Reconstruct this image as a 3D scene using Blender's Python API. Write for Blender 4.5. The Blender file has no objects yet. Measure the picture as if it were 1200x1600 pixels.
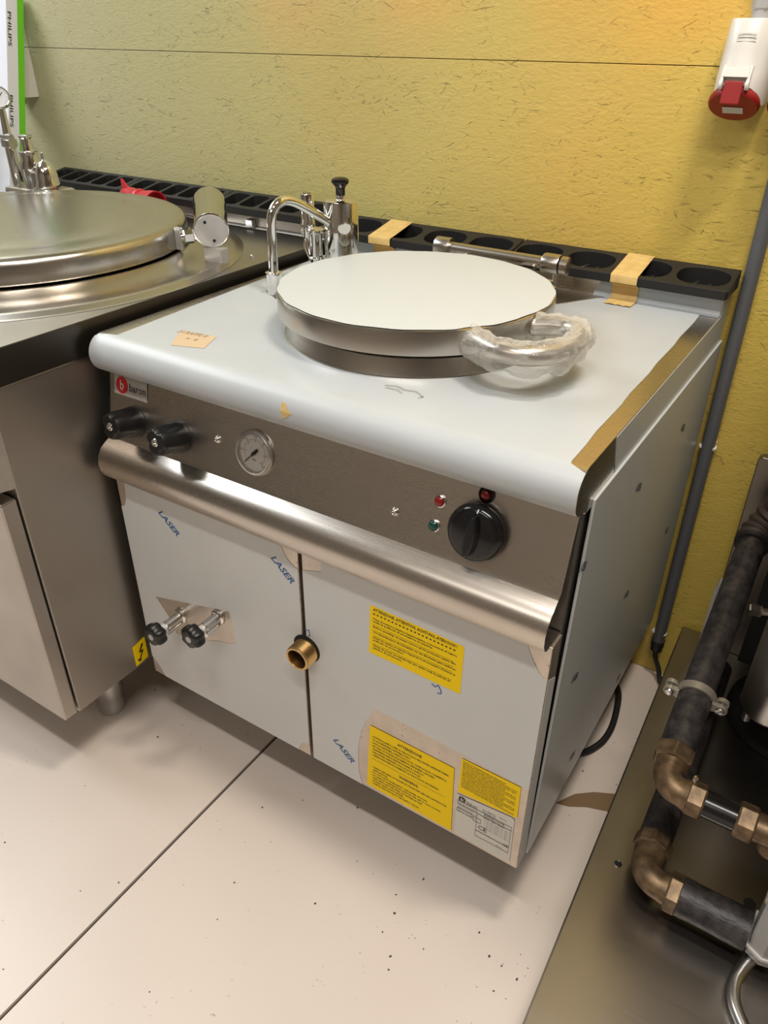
import bpy, bmesh, math, random
from mathutils import Vector, Matrix, noise
from mathutils.geometry import tessellate_polygon
random.seed(7)
D = bpy.data
C = bpy.context.scene.collection
PI = math.pi
UP = 0.16                      # underside of the main unit stands this far above the floor; shapes below use heights from it

# ---------------------------------------------------------------- camera, world, lights, exposure
cam = D.objects.new('camera', D.cameras.new('camera')); C.objects.link(cam)
cam.data.sensor_fit = 'HORIZONTAL'; cam.data.sensor_width = 36; cam.data.lens = 36 * 1195.85 / 1200
cam.rotation_euler = (1.0092, -0.0074, 0.572); cam.location = (1.0063, -0.7175, 1.1072 + UP)
cam.data.clip_start = 0.02
bpy.context.scene.camera = cam
w = D.worlds.new('room_air'); bpy.context.scene.world = w; w.use_nodes = True
w.node_tree.nodes['Background'].inputs[0].default_value = (0.9, 0.95, 1, 1)
w.node_tree.nodes['Background'].inputs[1].default_value = 0.05

def area(name, loc, target, sx, sy, power, col):
    l = D.lights.new(name, 'AREA'); l.shape = 'RECTANGLE'; l.size = sx; l.size_y = sy; l.energy = power; l.color = col
    o = D.objects.new(name, l); C.objects.link(o); o.location = loc
    o.rotation_euler = (Vector(target) - Vector(loc)).to_track_quat('-Z', 'Y').to_euler()
    return o
area('ceiling_light_near', (1.00, -0.88, 2.72), (1.00, -0.82, 0), 1.1, 0.09, 28, (1.0, 0.95, 0.89))
area('ceiling_light_far', (1.12, 0.03, 2.72), (1.10, 0.06, 0), 0.40, 0.14, 27, (1.0, 0.90, 0.77))
area('ceiling_light_left', (-1.9, -0.1, 2.72), (-1.75, -0.05, 0), 2.0, 1.1, 64, (0.90, 0.96, 1.0))
area('rear_fill_light', (0.3, -2.3, 2.72), (0.3, -2.3, 0), 1.6, 1.0, 16, (1.0, 0.94, 0.86))  # added fill for the floor and control panel, no lamp known here
vs = bpy.context.scene.view_settings
bpy.context.scene.display_settings.display_device = 'sRGB'
vs.view_transform = 'Standard'; vs.look = 'None'; vs.exposure = 0.09; vs.gamma = 1; vs.use_curve_mapping = False

# ---------------------------------------------------------------- materials
def mat(name, col, rough=0.5, metal=0.0, **k):
    m = D.materials.new(name); m.use_nodes = True
    b = m.node_tree.nodes['Principled BSDF']
    b.inputs['Base Color'].default_value = (*col, 1); b.inputs['Roughness'].default_value = rough; b.inputs['Metallic'].default_value = metal
    for a, v in k.items(): b.inputs[a.replace('_', ' ')].default_value = v
    return m
def nodes(m): return m.node_tree.nodes, m.node_tree.links, m.node_tree.nodes['Principled BSDF']
def coord(m, scale=(1, 1, 1), rot=(0, 0, 0), kind='Object'):
    n, l, b = nodes(m)
    t = n.new('ShaderNodeTexCoord'); p = n.new('ShaderNodeMapping'); p.inputs['Scale'].default_value = scale; p.inputs['Rotation'].default_value = rot
    l.new(t.outputs[kind], p.inputs['Vector']); return p.outputs['Vector']
def noise_tex(m, vec, scale, detail=3, rough=0.5, dist=0.0):
    n, l, b = nodes(m); t = n.new('ShaderNodeTexNoise'); t.inputs['Scale'].default_value = scale; t.inputs['Detail'].default_value = detail
    t.inputs['Roughness'].default_value = rough; t.inputs['Distortion'].default_value = dist; l.new(vec, t.inputs['Vector']); return t.outputs['Fac']
def ramp(m, fac, stops):
    n, l, b = nodes(m); r = n.new('ShaderNodeValToRGB'); l.new(fac, r.inputs['Fac'])
    e = r.color_ramp.elements
    while len(e) < len(stops): e.new(0.5)
    for q, (p, c) in zip(e, stops):
        q.position = p; q.color = (*c, 1) if not isinstance(c, (int, float)) else (c, c, c, 1)
    return r.outputs['Color']
def mixc(m, fac, a, bb, mode='MIX'):
    n, l, b = nodes(m); x = n.new('ShaderNodeMix'); x.data_type = 'RGBA'; x.blend_type = mode
    for s, v in ((x.inputs[0], fac), (x.inputs[6], a), (x.inputs[7], bb)):
        if isinstance(v, (int, float)): s.default_value = v
        elif isinstance(v, tuple): s.default_value = (*v, 1)
        else: l.new(v, s)
    return x.outputs[2]
def mathn(m, op, a, c=0.5, d=None):
    n, l, b = nodes(m); x = n.new('ShaderNodeMath'); x.operation = op
    for s, v in zip(x.inputs, (a, c, d)):
        if v is None: continue
        if isinstance(v, (int, float)): s.default_value = v
        else: l.new(v, s)
    return x.outputs[0]
def bump(m, h, strength, dist):
    n, l, b = nodes(m); x = n.new('ShaderNodeBump'); x.inputs['Strength'].default_value = strength; x.inputs['Distance'].default_value = dist
    l.new(h, x.inputs['Height']); l.new(x.outputs['Normal'], b.inputs['Normal'])

def steel(name, col=(0.62, 0.57, 0.52), r0=0.25, r1=0.30, scale=(2, 120, 120), stain=0.25):
    m = mat(name, col, 0.3, 1.0); n, l, b = nodes(m)
    v = coord(m, scale); f = noise_tex(m, v, 6, 4, 0.6)
    v2 = coord(m); g = noise_tex(m, v2, 5, 2, 0.5, 0.4)
    rr = mathn(m, 'MULTIPLY_ADD', f, (r1 - r0), r0); rr2 = mathn(m, 'MULTIPLY_ADD', g, 0.06, -0.03); l.new(mathn(m, 'ADD', rr, rr2), b.inputs['Roughness'])
    c = mixc(m, ramp(m, g, [(0.35, 0.0), (0.7, stain)]), col, tuple(x * 0.72 for x in col)); l.new(c, b.inputs['Base Color'])
    return m
M = {}
M['steel'] = steel('brushed_steel')
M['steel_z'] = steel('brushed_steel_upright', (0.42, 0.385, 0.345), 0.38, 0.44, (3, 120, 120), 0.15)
M['steel_dirty'] = steel('stained_steel', (0.50, 0.46, 0.42), 0.26, 0.42, (1, 60, 60), 0.6)
M['steel_round'] = steel('turned_steel', (0.54, 0.505, 0.46), 0.26, 0.27, (3, 3, 3), 0.05)
M['steel_left'] = steel('worn_worktop_steel', (0.42, 0.39, 0.35), 0.34, 0.36, (3, 6, 6), 0.08)
M['plinth'] = steel('dull_plinth_steel', (0.33, 0.305, 0.28), 0.27, 0.33, (1, 30, 30), 0.5)
M['skirt'] = mat('shade_strip_steel', (0.075, 0.066, 0.055), 0.3, 0.9)  # dark tone stands for shade along the left worktop edge
M['scuff'] = mat('scuffed_film', (0.33, 0.33, 0.32), 0.5)
M['steel_lid'] = steel('lid_steel', (0.60, 0.57, 0.52), 0.2, 0.3, (40, 2, 40), 0.3)
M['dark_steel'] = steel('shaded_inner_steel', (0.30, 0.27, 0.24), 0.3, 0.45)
M['chrome'] = mat('chrome', (0.80, 0.79, 0.77), 0.07, 1.0)
M['satin'] = mat('satin_metal', (0.62, 0.61, 0.60), 0.28, 1.0)
M['silver_paint'] = mat('grey_coated_metal', (0.50, 0.50, 0.50), 0.38, 0.6)
M['brass'] = mat('bare_brass', (0.56, 0.38, 0.17), 0.3, 1.0)
def brass_old():
    m = mat('dull_brass', (0.20, 0.135, 0.08), 0.42, 0.6); n, l, b = nodes(m)
    g = noise_tex(m, coord(m), 60, 4); l.new(ramp(m, g, [(0.35, (0.13, 0.085, 0.05)), (0.65, (0.27, 0.185, 0.105))]), b.inputs['Base Color']); bump(m, g, 0.2, 0.001); return m
M['brass_old'] = brass_old()
def film():
    m = mat('white_protective_film', (0.44, 0.47, 0.49), 0.36); n, l, b = nodes(m)
    g = noise_tex(m, coord(m), 7, 4, 0.6); f = noise_tex(m, coord(m, (150, 8, 150)), 4, 3)
    l.new(ramp(m, g, [(0.3, (0.435, 0.465, 0.49)), (0.7, (0.465, 0.495, 0.515))]), b.inputs['Base Color'])
    bump(m, mathn(m, 'ADD', mathn(m, 'MULTIPLY', g, 1.0), mathn(m, 'MULTIPLY', f, 0.03)), 0.12, 0.004); return m
M['film'] = film()
def film2():
    m = mat('grey_door_film', (0.58, 0.585, 0.585), 0.42); n, l, b = nodes(m)
    g = noise_tex(m, coord(m), 4, 4, 0.6)
    l.new(ramp(m, g, [(0.3, (0.57, 0.58, 0.58)), (0.7, (0.61, 0.615, 0.61))]), b.inputs['Base Color']); bump(m, g, 0.1, 0.004); return m
M['door_film'] = film2()
M['side_film'] = mat('glossy_side_film', (0.50, 0.53, 0.54), 0.26)
M['lid_film'] = mat('lid_film', (0.53, 0.57, 0.59), 0.32)
def lf():
    m = M['lid_film']; g = noise_tex(m, coord(m, (1, 1, 1)), 5, 4, 0.55, 0.8); bump(m, g, 0.25, 0.004)
lf()
def glue():
    m = mat('exposed_steel_with_glue', (0.55, 0.49, 0.43), 0.34, 0.85); n, l, b = nodes(m)
    g = noise_tex(m, coord(m), 170, 2, 0.5); g2 = noise_tex(m, coord(m), 30, 3)
    fleck = mathn(m, 'MULTIPLY', ramp(m, g, [(0.66, 0.0), (0.70, 0.75)]), ramp(m, g2, [(0.42, 0.0), (0.55, 1.0)]))
    l.new(mixc(m, fleck, ramp(m, g2, [(0.3, (0.52, 0.46, 0.40)), (0.7, (0.62, 0.55, 0.48))]), (0.20, 0.15, 0.11)), b.inputs['Base Color']); return m
M['glue'] = glue()
M['black'] = mat('black_plastic', (0.006, 0.006, 0.0065), 0.36)
M['black_gloss'] = mat('black_gloss_plastic', (0.008, 0.008, 0.009), 0.14)
M['cast'] = mat('black_cast_enamel', (0.0085, 0.008, 0.0078), 0.55)
M['void'] = mat('dark_inside', (0.006, 0.006, 0.006), 0.8)
M['rubber'] = mat('black_rubber', (0.014, 0.014, 0.014), 0.55)
M['rubber_gloss'] = mat('glossy_black_rubber', (0.012, 0.012, 0.013), 0.22)
M['brown_wrap'] = mat('brown_dusty_wrap', (0.055, 0.040, 0.032), 0.6)
def tape_pipe():
    m = mat('black_wrapped_insulation', (0.035, 0.032, 0.034), 0.42); n, l, b = nodes(m)
    g = noise_tex(m, coord(m), 40, 5, 0.7); l.new(ramp(m, g, [(0.4, (0.02, 0.018, 0.02)), (0.72, (0.085, 0.075, 0.075))]), b.inputs['Base Color'])
    bump(m, noise_tex(m, coord(m, (30, 30, 160)), 3, 4), 0.5, 0.0015); return m
M['wrap_black'] = tape_pipe()
def tape():
    m = mat('masking_tape', (0.62, 0.42, 0.14), 0.6); n, l, b = nodes(m)
    g = noise_tex(m, coord(m), 60, 4); l.new(ramp(m, g, [(0.3, (0.55, 0.37, 0.13)), (0.7, (0.66, 0.47, 0.18))]), b.inputs['Base Color']); bump(m, g, 0.3, 0.001); return m
M['tape'] = tape()
M['note'] = mat('tan_paper', (0.55, 0.42, 0.27), 0.7)
M['brown_tape'] = mat('brown_parcel_tape', (0.24, 0.155, 0.085), 0.4)
M['ink'] = mat('black_ink', (0.02, 0.018, 0.012), 0.6)
M['pencil'] = mat('faded_pencil', (0.22, 0.16, 0.10), 0.7)
M['blue_ink'] = mat('blue_ink', (0.02, 0.10, 0.28), 0.5)
M['dark_blue_ink'] = mat('dark_blue_ink', (0.03, 0.06, 0.12), 0.5)
M['yellow'] = mat('yellow_sticker', (0.93, 0.64, 0.0), 0.55, Specular_IOR_Level=0.2)
M['label'] = mat('pale_label', (0.62, 0.60, 0.55), 0.4)
M['badge'] = mat('silver_badge', (0.50, 0.48, 0.45), 0.35, 0.3)
M['red'] = mat('red_print', (0.55, 0.015, 0.02), 0.4)
M['dark_print'] = mat('dark_print', (0.03, 0.03, 0.03), 0.5)
M['white_print'] = mat('white_print', (0.75, 0.72, 0.70), 0.5)
M['white_plastic'] = mat('white_plastic', (0.72, 0.70, 0.66), 0.3)
M['red_plastic'] = mat('red_plastic', (0.27, 0.008, 0.008), 0.42)
M['bright_red'] = mat('bright_red_plastic', (0.48, 0.015, 0.03), 0.32)
M['red_lamp'] = mat('red_lens', (0.22, 0.01, 0.012), 0.12)
M['green_lamp'] = mat('green_lens', (0.01, 0.06, 0.05), 0.12)
M['pipe_grey'] = mat('grey_conduit', (0.10, 0.105, 0.115), 0.42)
M['gland'] = mat('grey_gland', (0.42, 0.42, 0.42), 0.4)
M['dial'] = mat('dial_face', (0.80, 0.77, 0.72), 0.4)
def thin_glass():
    m = D.materials.new('clear_glass'); m.use_nodes = True; n = m.node_tree.nodes; l = m.node_tree.links
    n.remove(n['Principled BSDF']); t = n.new('ShaderNodeBsdfTransparent'); g = n.new('ShaderNodeBsdfGlossy'); g.inputs['Roughness'].default_value = 0.03
    f = n.new('ShaderNodeFresnel'); f.inputs[0].default_value = 1.3; x = n.new('ShaderNodeMixShader')
    l.new(f.outputs[0], x.inputs[0]); l.new(t.outputs[0], x.inputs[1]); l.new(g.outputs[0], x.inputs[2]); l.new(x.outputs[0], n['Material Output'].inputs['Surface']); return m
M['glass'] = thin_glass()
M['carton'] = mat('white_carton', (0.80, 0.82, 0.90), 0.5)
M['carton_green'] = mat('green_carton', (0.16, 0.62, 0.02), 0.45)
M['pale_blue'] = mat('pale_blue_carton', (0.62, 0.70, 0.76), 0.4)
M['clamp'] = mat('clamp_metal', (0.38, 0.35, 0.29), 0.45, 0.5)
def plastic_wrap():
    m = D.materials.new('clear_plastic_bag'); m.use_nodes = True; n = m.node_tree.nodes; l = m.node_tree.links
    n.remove(n['Principled BSDF']); out = n['Material Output']
    tr = n.new('ShaderNodeBsdfTransparent'); tr.inputs[0].default_value = (0.97, 0.96, 0.94, 1)
    gl = n.new('ShaderNodeBsdfPrincipled'); gl.inputs['Base Color'].default_value = (0.75, 0.73, 0.68, 1); gl.inputs['Roughness'].default_value = 0.12; gl.inputs['Specular IOR Level'].default_value = 0.9
    t = n.new('ShaderNodeTexCoord'); no = n.new('ShaderNodeTexNoise'); no.inputs['Scale'].default_value = 28; no.inputs['Detail'].default_value = 3; no.inputs['Distortion'].default_value = 1.5
    l.new(t.outputs['Object'], no.inputs['Vector'])
    bp = n.new('ShaderNodeBump'); bp.inputs['Strength'].default_value = 0.8; bp.inputs['Distance'].default_value = 0.006; l.new(no.outputs['Fac'], bp.inputs['Height']); l.new(bp.outputs['Normal'], gl.inputs['Normal'])
    lw = n.new('ShaderNodeLayerWeight'); lw.inputs['Blend'].default_value = 0.35; l.new(bp.outputs['Normal'], lw.inputs['Normal'])
    mp = n.new('ShaderNodeMapRange'); mp.inputs['From Min'].default_value = 0; mp.inputs['From Max'].default_value = 1; mp.inputs['To Min'].default_value = 0.17; mp.inputs['To Max'].default_value = 0.75
    l.new(lw.outputs['Facing'], mp.inputs['Value'])
    mx = n.new('ShaderNodeMixShader'); l.new(mp.outputs['Result'], mx.inputs[0]); l.new(tr.outputs[0], mx.inputs[1]); l.new(gl.outputs[0], mx.inputs[2]); l.new(mx.outputs[0], out.inputs['Surface'])
    return m
M['bag'] = plastic_wrap()
def wall_mat():
    m = mat('painted_chipboard', (0.5, 0.4, 0.1), 0.5); n, l, b = nodes(m)
    geo = n.new('ShaderNodeNewGeometry'); pos = geo.outputs['Position']
    def pc(scale, ang=0.0):
        p = n.new('ShaderNodeMapping'); p.inputs['Rotation'].default_value = (0, ang, 0); l.new(pos, p.inputs['Vector'])
        q = n.new('ShaderNodeVectorMath'); q.operation = 'MULTIPLY'; q.inputs[1].default_value = scale; l.new(p.outputs[0], q.inputs[0]); return q.outputs[0]
    s = n.new('ShaderNodeSeparateXYZ'); l.new(pos, s.inputs[0])
    big = noise_tex(m, pos, 1.6, 2)
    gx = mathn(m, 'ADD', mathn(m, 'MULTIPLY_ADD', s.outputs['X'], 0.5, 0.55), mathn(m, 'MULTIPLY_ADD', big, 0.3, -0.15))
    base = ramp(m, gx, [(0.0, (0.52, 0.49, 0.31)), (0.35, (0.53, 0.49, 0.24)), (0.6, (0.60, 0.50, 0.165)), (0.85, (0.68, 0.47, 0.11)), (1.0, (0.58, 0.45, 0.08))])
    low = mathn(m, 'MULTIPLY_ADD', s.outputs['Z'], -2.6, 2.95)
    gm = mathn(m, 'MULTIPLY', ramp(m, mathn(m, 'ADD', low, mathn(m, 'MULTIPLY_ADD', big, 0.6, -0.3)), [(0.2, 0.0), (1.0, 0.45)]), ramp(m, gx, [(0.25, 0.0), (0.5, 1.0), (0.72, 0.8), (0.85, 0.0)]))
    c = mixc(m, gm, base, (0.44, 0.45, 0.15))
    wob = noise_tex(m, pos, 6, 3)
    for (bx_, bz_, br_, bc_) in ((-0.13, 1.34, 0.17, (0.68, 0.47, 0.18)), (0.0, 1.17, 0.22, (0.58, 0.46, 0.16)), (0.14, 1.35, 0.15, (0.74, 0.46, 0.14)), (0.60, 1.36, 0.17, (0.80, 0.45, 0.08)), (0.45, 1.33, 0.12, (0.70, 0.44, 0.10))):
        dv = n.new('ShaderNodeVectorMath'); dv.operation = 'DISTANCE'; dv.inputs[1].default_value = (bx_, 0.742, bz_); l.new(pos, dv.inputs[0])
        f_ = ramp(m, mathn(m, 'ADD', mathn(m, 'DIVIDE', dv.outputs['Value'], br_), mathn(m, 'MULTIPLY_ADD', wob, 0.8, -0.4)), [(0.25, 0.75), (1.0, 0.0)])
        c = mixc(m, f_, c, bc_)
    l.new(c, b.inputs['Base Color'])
    # chips of the board showing through the paint: short slits in several directions, in patches
    hs = None
    for k, (ang, sc, th) in enumerate([(0.5, 88, 0.68), (-0.35, 110, 0.675), (1.1, 95, 0.69), (-0.9, 105, 0.69), (0.1, 80, 0.67), (0.8, 150, 0.665), (-0.2, 130, 0.665)]):
        f = noise_tex(m, pc((0.26, 1, 1.9), ang), sc + k, 3, 0.6, 0.35)
        r = ramp(m, f, [(th, 0.0), (th + 0.06, 1.0)])
        hs = r if hs is None else mixc(m, 1.0, hs, r, 'ADD')
    patch = ramp(m, noise_tex(m, pos, 9, 2), [(0.40, 0.15), (0.58, 1.0)]); hs = mixc(m, 1.0, hs, patch, 'MULTIPLY')
    l.new(mixc(m, mathn(m, 'MULTIPLY', hs, 0.14), c, (0.16, 0.12, 0.04)), b.inputs['Base Color'])
    fine = noise_tex(m, pc((1, 1, 2.2)), 90, 5, 0.65)
    mid = noise_tex(m, pc((0.5, 1, 1.6), 0.3), 38, 3, 0.6)
    h = mathn(m, 'SUBTRACT', mathn(m, 'ADD', mathn(m, 'MULTIPLY', fine, 0.5), mathn(m, 'MULTIPLY', mid, 0.35)), mathn(m, 'MULTIPLY', hs, 1.0))
    bump(m, h, 0.85, 0.0028)
    return m
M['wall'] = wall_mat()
def floor_mat():
    m = mat('cream_floor_slab', (0.66, 0.57, 0.49), 0.33); n, l, b = nodes(m)
    v = coord(m); g = noise_tex(m, v, 2.5, 4); sp = noise_tex(m, v, 95, 2, 0.5); sp2 = noise_tex(m, v, 7, 3)
    base = ramp(m, g, [(0.3, (0.68, 0.595, 0.53)), (0.7, (0.72, 0.64, 0.575))])
    dirt = mathn(m, 'MULTIPLY', ramp(m, sp, [(0.70, 0.0), (0.76, 0.6)]), ramp(m, sp2, [(0.52, 0.0), (0.62, 1.0)]))
    l.new(mixc(m, dirt, base, (0.22, 0.15, 0.11)), b.inputs['Base Color'])
    l.new(mathn(m, 'MULTIPLY_ADD', g, 0.14, 0.28), b.inputs['Roughness']); return m
M['floor'] = floor_mat()
M['grout'] = mat('dark_joint', (0.05, 0.04, 0.035), 0.8)
M['ceiling'] = mat('ceiling_paint', (0.42, 0.40, 0.36), 0.8)
M['room_wall'] = mat('plain_wall_paint', (0.22, 0.19, 0.16), 0.8)
M['speck'] = mat('dirt_speck', (0.07, 0.05, 0.04), 0.8)

# ---------------------------------------------------------------- helpers
def base_of(o):
    v = Vector((0, 0, 0))
    while o is not None: v += o.location; o = o.parent
    return v
def thing(name, label, cat, loc=(0, 0, 0), group=None):
    o = D.objects.new(name, None); C.objects.link(o); o.empty_display_size = 0.05
    o.location = (loc[0], loc[1], loc[2] + UP); o['label'] = label; o['category'] = cat
    if group: o['group'] = group
    return o
def obj(name, bm, m, parent=None, smooth=True, label=None, bevel=0, ang=40):
    if isinstance(bm, bmesh.types.BMesh):
        bmesh.ops.recalc_face_normals(bm, faces=bm.faces)
        me = D.meshes.new(name); bm.to_mesh(me); bm.free()
    else: me = bm
    off = Vector((0, 0, UP)) - base_of(parent)
    # the origin of each piece sits at the middle of its own box
    co = [v.co for v in me.vertices]
    mid = Vector([(min(c[i] for c in co) + max(c[i] for c in co)) / 2 for i in range(3)])
    me.transform(Matrix.Translation(-mid))
    o = D.objects.new(name, me); C.objects.link(o); o.parent = parent; o.location = mid + off
    if m is not None:
        for q in (m if isinstance(m, list) else [m]): me.materials.append(M[q] if isinstance(q, str) else q)
    if smooth:
        for p in me.polygons: p.use_smooth = True
        me.set_sharp_from_angle(angle=math.radians(ang))
    if bevel:
        b = o.modifiers.new('bevel', 'BEVEL'); b.width = bevel; b.segments = 2; b.limit_method = 'ANGLE'; b.angle_limit = math.radians(40)
    if label: o['label'] = label
    return o
def tag(o, label, cat, group=None):
    o['label'] = label; o['category'] = cat
    if group: o['group'] = group
    return o
def structure(o): o['kind'] = 'structure'; return o
def B(): return bmesh.new()
def box(bm, x0, x1, y0, y1, z0, z1):
    vs_ = [bm.verts.new((x, y, z)) for x in (x0, x1) for y in (y0, y1) for z in (z0, z1)]
    for f in ((0, 1, 3, 2), (4, 6, 7, 5), (0, 4, 5, 1), (2, 3, 7, 6), (0, 2, 6, 4), (1, 5, 7, 3)): bm.faces.new([vs_[i] for i in f])
    return bm
def frame(axis):
    a = Vector(axis).normalized(); u = Vector((0, 0, 1)) if abs(a.z) < 0.9 else Vector((1, 0, 0))
    u = (u - a * u.dot(a)).normalized(); v = a.cross(u); return a, u, v
def lathe(bm, prof, org, axis=(0, 0, 1), n=32, rad=None, cap=True):
    a, u, v = frame(axis); o = Vector(org); rings = []
    for (r, h) in prof:
        ring = []
        for k in range(n):
            t = 2 * PI * k / n; rr = r * (rad(t, h) if rad else 1)
            ring.append(bm.verts.new(o + a * h + (u * math.cos(t) + v * math.sin(t)) * rr))
        rings.append(ring)
    for p, q in zip(rings, rings[1:]):
        for k in range(n): bm.faces.new((p[k], p[(k + 1) % n], q[(k + 1) % n], q[k]))
    if cap:
        bm.faces.new(rings[0]); bm.faces.new(rings[-1][::-1])
    return bm
def cyl(bm, p0, p1, r, n=24, r1=None):
    p0 = Vector(p0); p1 = Vector(p1); return lathe(bm, [(r, 0), (r if r1 is None else r1, (p1 - p0).length)], p0, p1 - p0, n)
def hexnut(bm, p0, p1, r): 
    p0 = Vector(p0); p1 = Vector(p1); L = (p1 - p0).length
    return lathe(bm, [(r * 0.9, 0), (r, L * 0.12), (r, L * 0.88), (r * 0.9, L)], p0, p1 - p0, 6)
def ring(bm, c, axis, r0, r1, h, n=32):
    """flat annulus of thickness h"""
    a, u, v = frame(axis); c = Vector(c); L = []
    for (r, hh) in ((r0, 0), (r1, 0), (r1, h), (r0, h)):
        L.append([bm.verts.new(c + a * hh + (u * math.cos(2 * PI * k / n) + v * math.sin(2 * PI * k / n)) * r) for k in range(n)])
    for i in range(4):
        p, q = L[i], L[(i + 1) % 4]
        for k in range(n): bm.faces.new((p[k], p[(k + 1) % n], q[(k + 1) % n], q[k]))
    return bm
def smooth_path(pts, sub=6):
    P = [Vector(p) for p in pts]; out = []
    for i in range(len(P) - 1):
        p0 = P[max(i - 1, 0)]; p1 = P[i]; p2 = P[i + 1]; p3 = P[min(i + 2, len(P) - 1)]
        for s in range(sub):
            t = s / sub
            out.append(0.5 * ((2 * p1) + (-p0 + p2) * t + (2 * p0 - 5 * p1 + 4 * p2 - p3) * t * t + (-p0 + 3 * p1 - 3 * p2 + p3) * t ** 3))
    out.append(P[-1]); return out
def tube(bm, pts, r, n=14, cap=True, rf=None):
    P = [Vector(p) for p in pts]; a, u, v = frame(P[1] - P[0]); rings = []
    for i, p in enumerate(P):
        d = (P[min(i + 1, len(P) - 1)] - P[max(i - 1, 0)]).normalized()
        u = (u - d * u.dot(d)).normalized(); v = d.cross(u)
        rings.append([bm.verts.new(p + (u * math.cos(2 * PI * k / n) + v * math.sin(2 * PI * k / n)) * (rf(i, k, p) if rf else r)) for k in range(n)])
    for p, q in zip(rings, rings[1:]):
        for k in range(n): bm.faces.new((p[k], p[(k + 1) % n], q[(k + 1) % n], q[k]))
    if cap: bm.faces.new(rings[0]); bm.faces.new(rings[-1][::-1])
    return bm
def prism_x(bm, prof, x0, x1):
    """profile of (y, z) points swept along x"""
    a = [bm.verts.new((x0, y, z)) for y, z in prof]; b = [bm.verts.new((x1, y, z)) for y, z in prof]; n = len(prof)
    for i in range(n): bm.faces.new((a[i], a[(i + 1) % n], b[(i + 1) % n], b[i]))
    bm.faces.new(a); bm.faces.new(b[::-1]); return bm
def sheet(bm, loops, t, f):
    """flat outline with holes, mapped to space by f(u, v, depth), thickness t"""
    flat = [p for lp in loops for p in lp]
    tr = tessellate_polygon([[Vector((p[0], p[1], 0)) for p in lp] for lp in loops])
    A = [bm.verts.new(f(p[0], p[1], 0)) for p in flat]; Bk = [bm.verts.new(f(p[0], p[1], t)) for p in flat]
    for q in tr:
        try: bm.faces.new([A[i] for i in q]); bm.faces.new([Bk[i] for i in reversed(q)])
        except ValueError: pass
    k = 0
    for lp in loops:
        n = len(lp)
        for i in range(n):
            try: bm.faces.new((A[k + i], A[k + (i + 1) % n], Bk[k + (i + 1) % n], Bk[k + i]))
            except ValueError: pass
        k += n
    return bm
def on_front(y): return lambda u, v, d: Vector((u, y - d, v))
def on_top(z): return lambda u, v, d: Vector((u, v, z + d))
def circ(cx, cy, r, n=32, a0=0, a1=2 * PI, e=1.0):
    return [(cx + r * math.cos(a0 + (a1 - a0) * k / n), cy + r * e * math.sin(a0 + (a1 - a0) * k / n)) for k in range(n)]
def bez(p0, p1, p2, n=6):
    return [((1 - t) ** 2 * p0[0] + 2 * t * (1 - t) * p1[0] + t * t * p2[0], (1 - t) ** 2 * p0[1] + 2 * t * (1 - t) * p1[1] + t * t * p2[1]) for t in [k / n for k in range(n + 1)]]
def text_mesh(lines, X, Y, O, bold=0.0, res=2, depth=0.0):
    """lines: (text, x, y, size, align, width or None, rotation, shear); placed in the plane O + x*X + y*Y"""
    X = Vector(X); Y = Vector(Y); O = Vector(O); Z = X.cross(Y); bm = bmesh.new()
    for (s, x, y, size, al, wd, rot, sh) in lines:
        cu = D.curves.new('letters', 'FONT'); cu.body = s; cu.size = size; cu.resolution_u = res; cu.offset = bold * size; cu.extrude = depth; cu.shear = sh
        cu.align_x = al; o = D.objects.new('letters', cu); C.objects.link(o)
        bpy.context.view_layer.update()
        me = D.meshes.new_from_object(o.evaluated_get(bpy.context.evaluated_depsgraph_get()))
        k = 1.0
        if wd and me.vertices:
            span = max(v.co.x for v in me.vertices) - min(v.co.x for v in me.vertices); k = wd / span if span > 0 else 1
        c_, s_ = math.cos(rot), math.sin(rot)
        for v in me.vertices:
            a, b = v.co.x * k, v.co.y
            v.co = O + X * (x + a * c_ - b * s_) + Y * (y + a * s_ + b * c_) + Z * v.co.z
        bm.from_mesh(me); D.objects.remove(o); D.curves.remove(cu); D.meshes.remove(me)
    me = D.meshes.new('lettering'); bm.to_mesh(me); bm.free(); return me
def ln(s, x, y, size, al='LEFT', wd=None, rot=0.0, sh=0.0): return (s, x, y, size, al, wd, rot, sh)
def copy_tree(o, parent=None):
    c = o.copy(); C.objects.link(c); c.parent = parent
    for ch in list(o.children): copy_tree(ch, c)
    return c

# ---------------------------------------------------------------- room
WY = 0.742; FZ = -UP
fl = structure(obj('floor', box(B(), -3, 3.4, -3.4, WY + 0.3, FZ - 0.1, FZ - 0.008), 'grout', smooth=False))
JX = 0.217
for (x0, x1) in ((-3, -2.185), (-2.179, JX - 1.202), (JX - 1.196, JX - 0.003), (JX + 0.003, JX + 1.197), (JX + 1.203, 3.4)):
    for (y0, y1) in ((-3.4, -2.003), (-1.997, WY)):
        obj('floor_slab', box(B(), x0, x1, y0, y1, FZ - 0.0075, FZ), 'floor', fl, smooth=False, bevel=0.001)
wb = structure(obj('wall_back', box(B(), -3, 3.4, WY + 0.006, WY + 0.1, FZ, 2.75 - UP), 'grout', smooth=False))
SZ = 1.063
for (x0, x1, z0, z1) in ((-3, -0.0005 - 1.03 - 0.0025, SZ + 0.0006, 2.75 - UP), (-1.03, 1.47, SZ + 0.0006, 2.75 - UP), (1.473, 3.4, SZ + 0.0006, 2.75 - UP), (-3, 1.10, FZ, SZ - 0.0006), (1.103, 3.4, FZ, SZ - 0.0006)):
    obj('board_panel', box(B(), x0, x1, WY, WY + 0.0058, z0, z1), 'wall', wb, smooth=False, bevel=0.0008)
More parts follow.
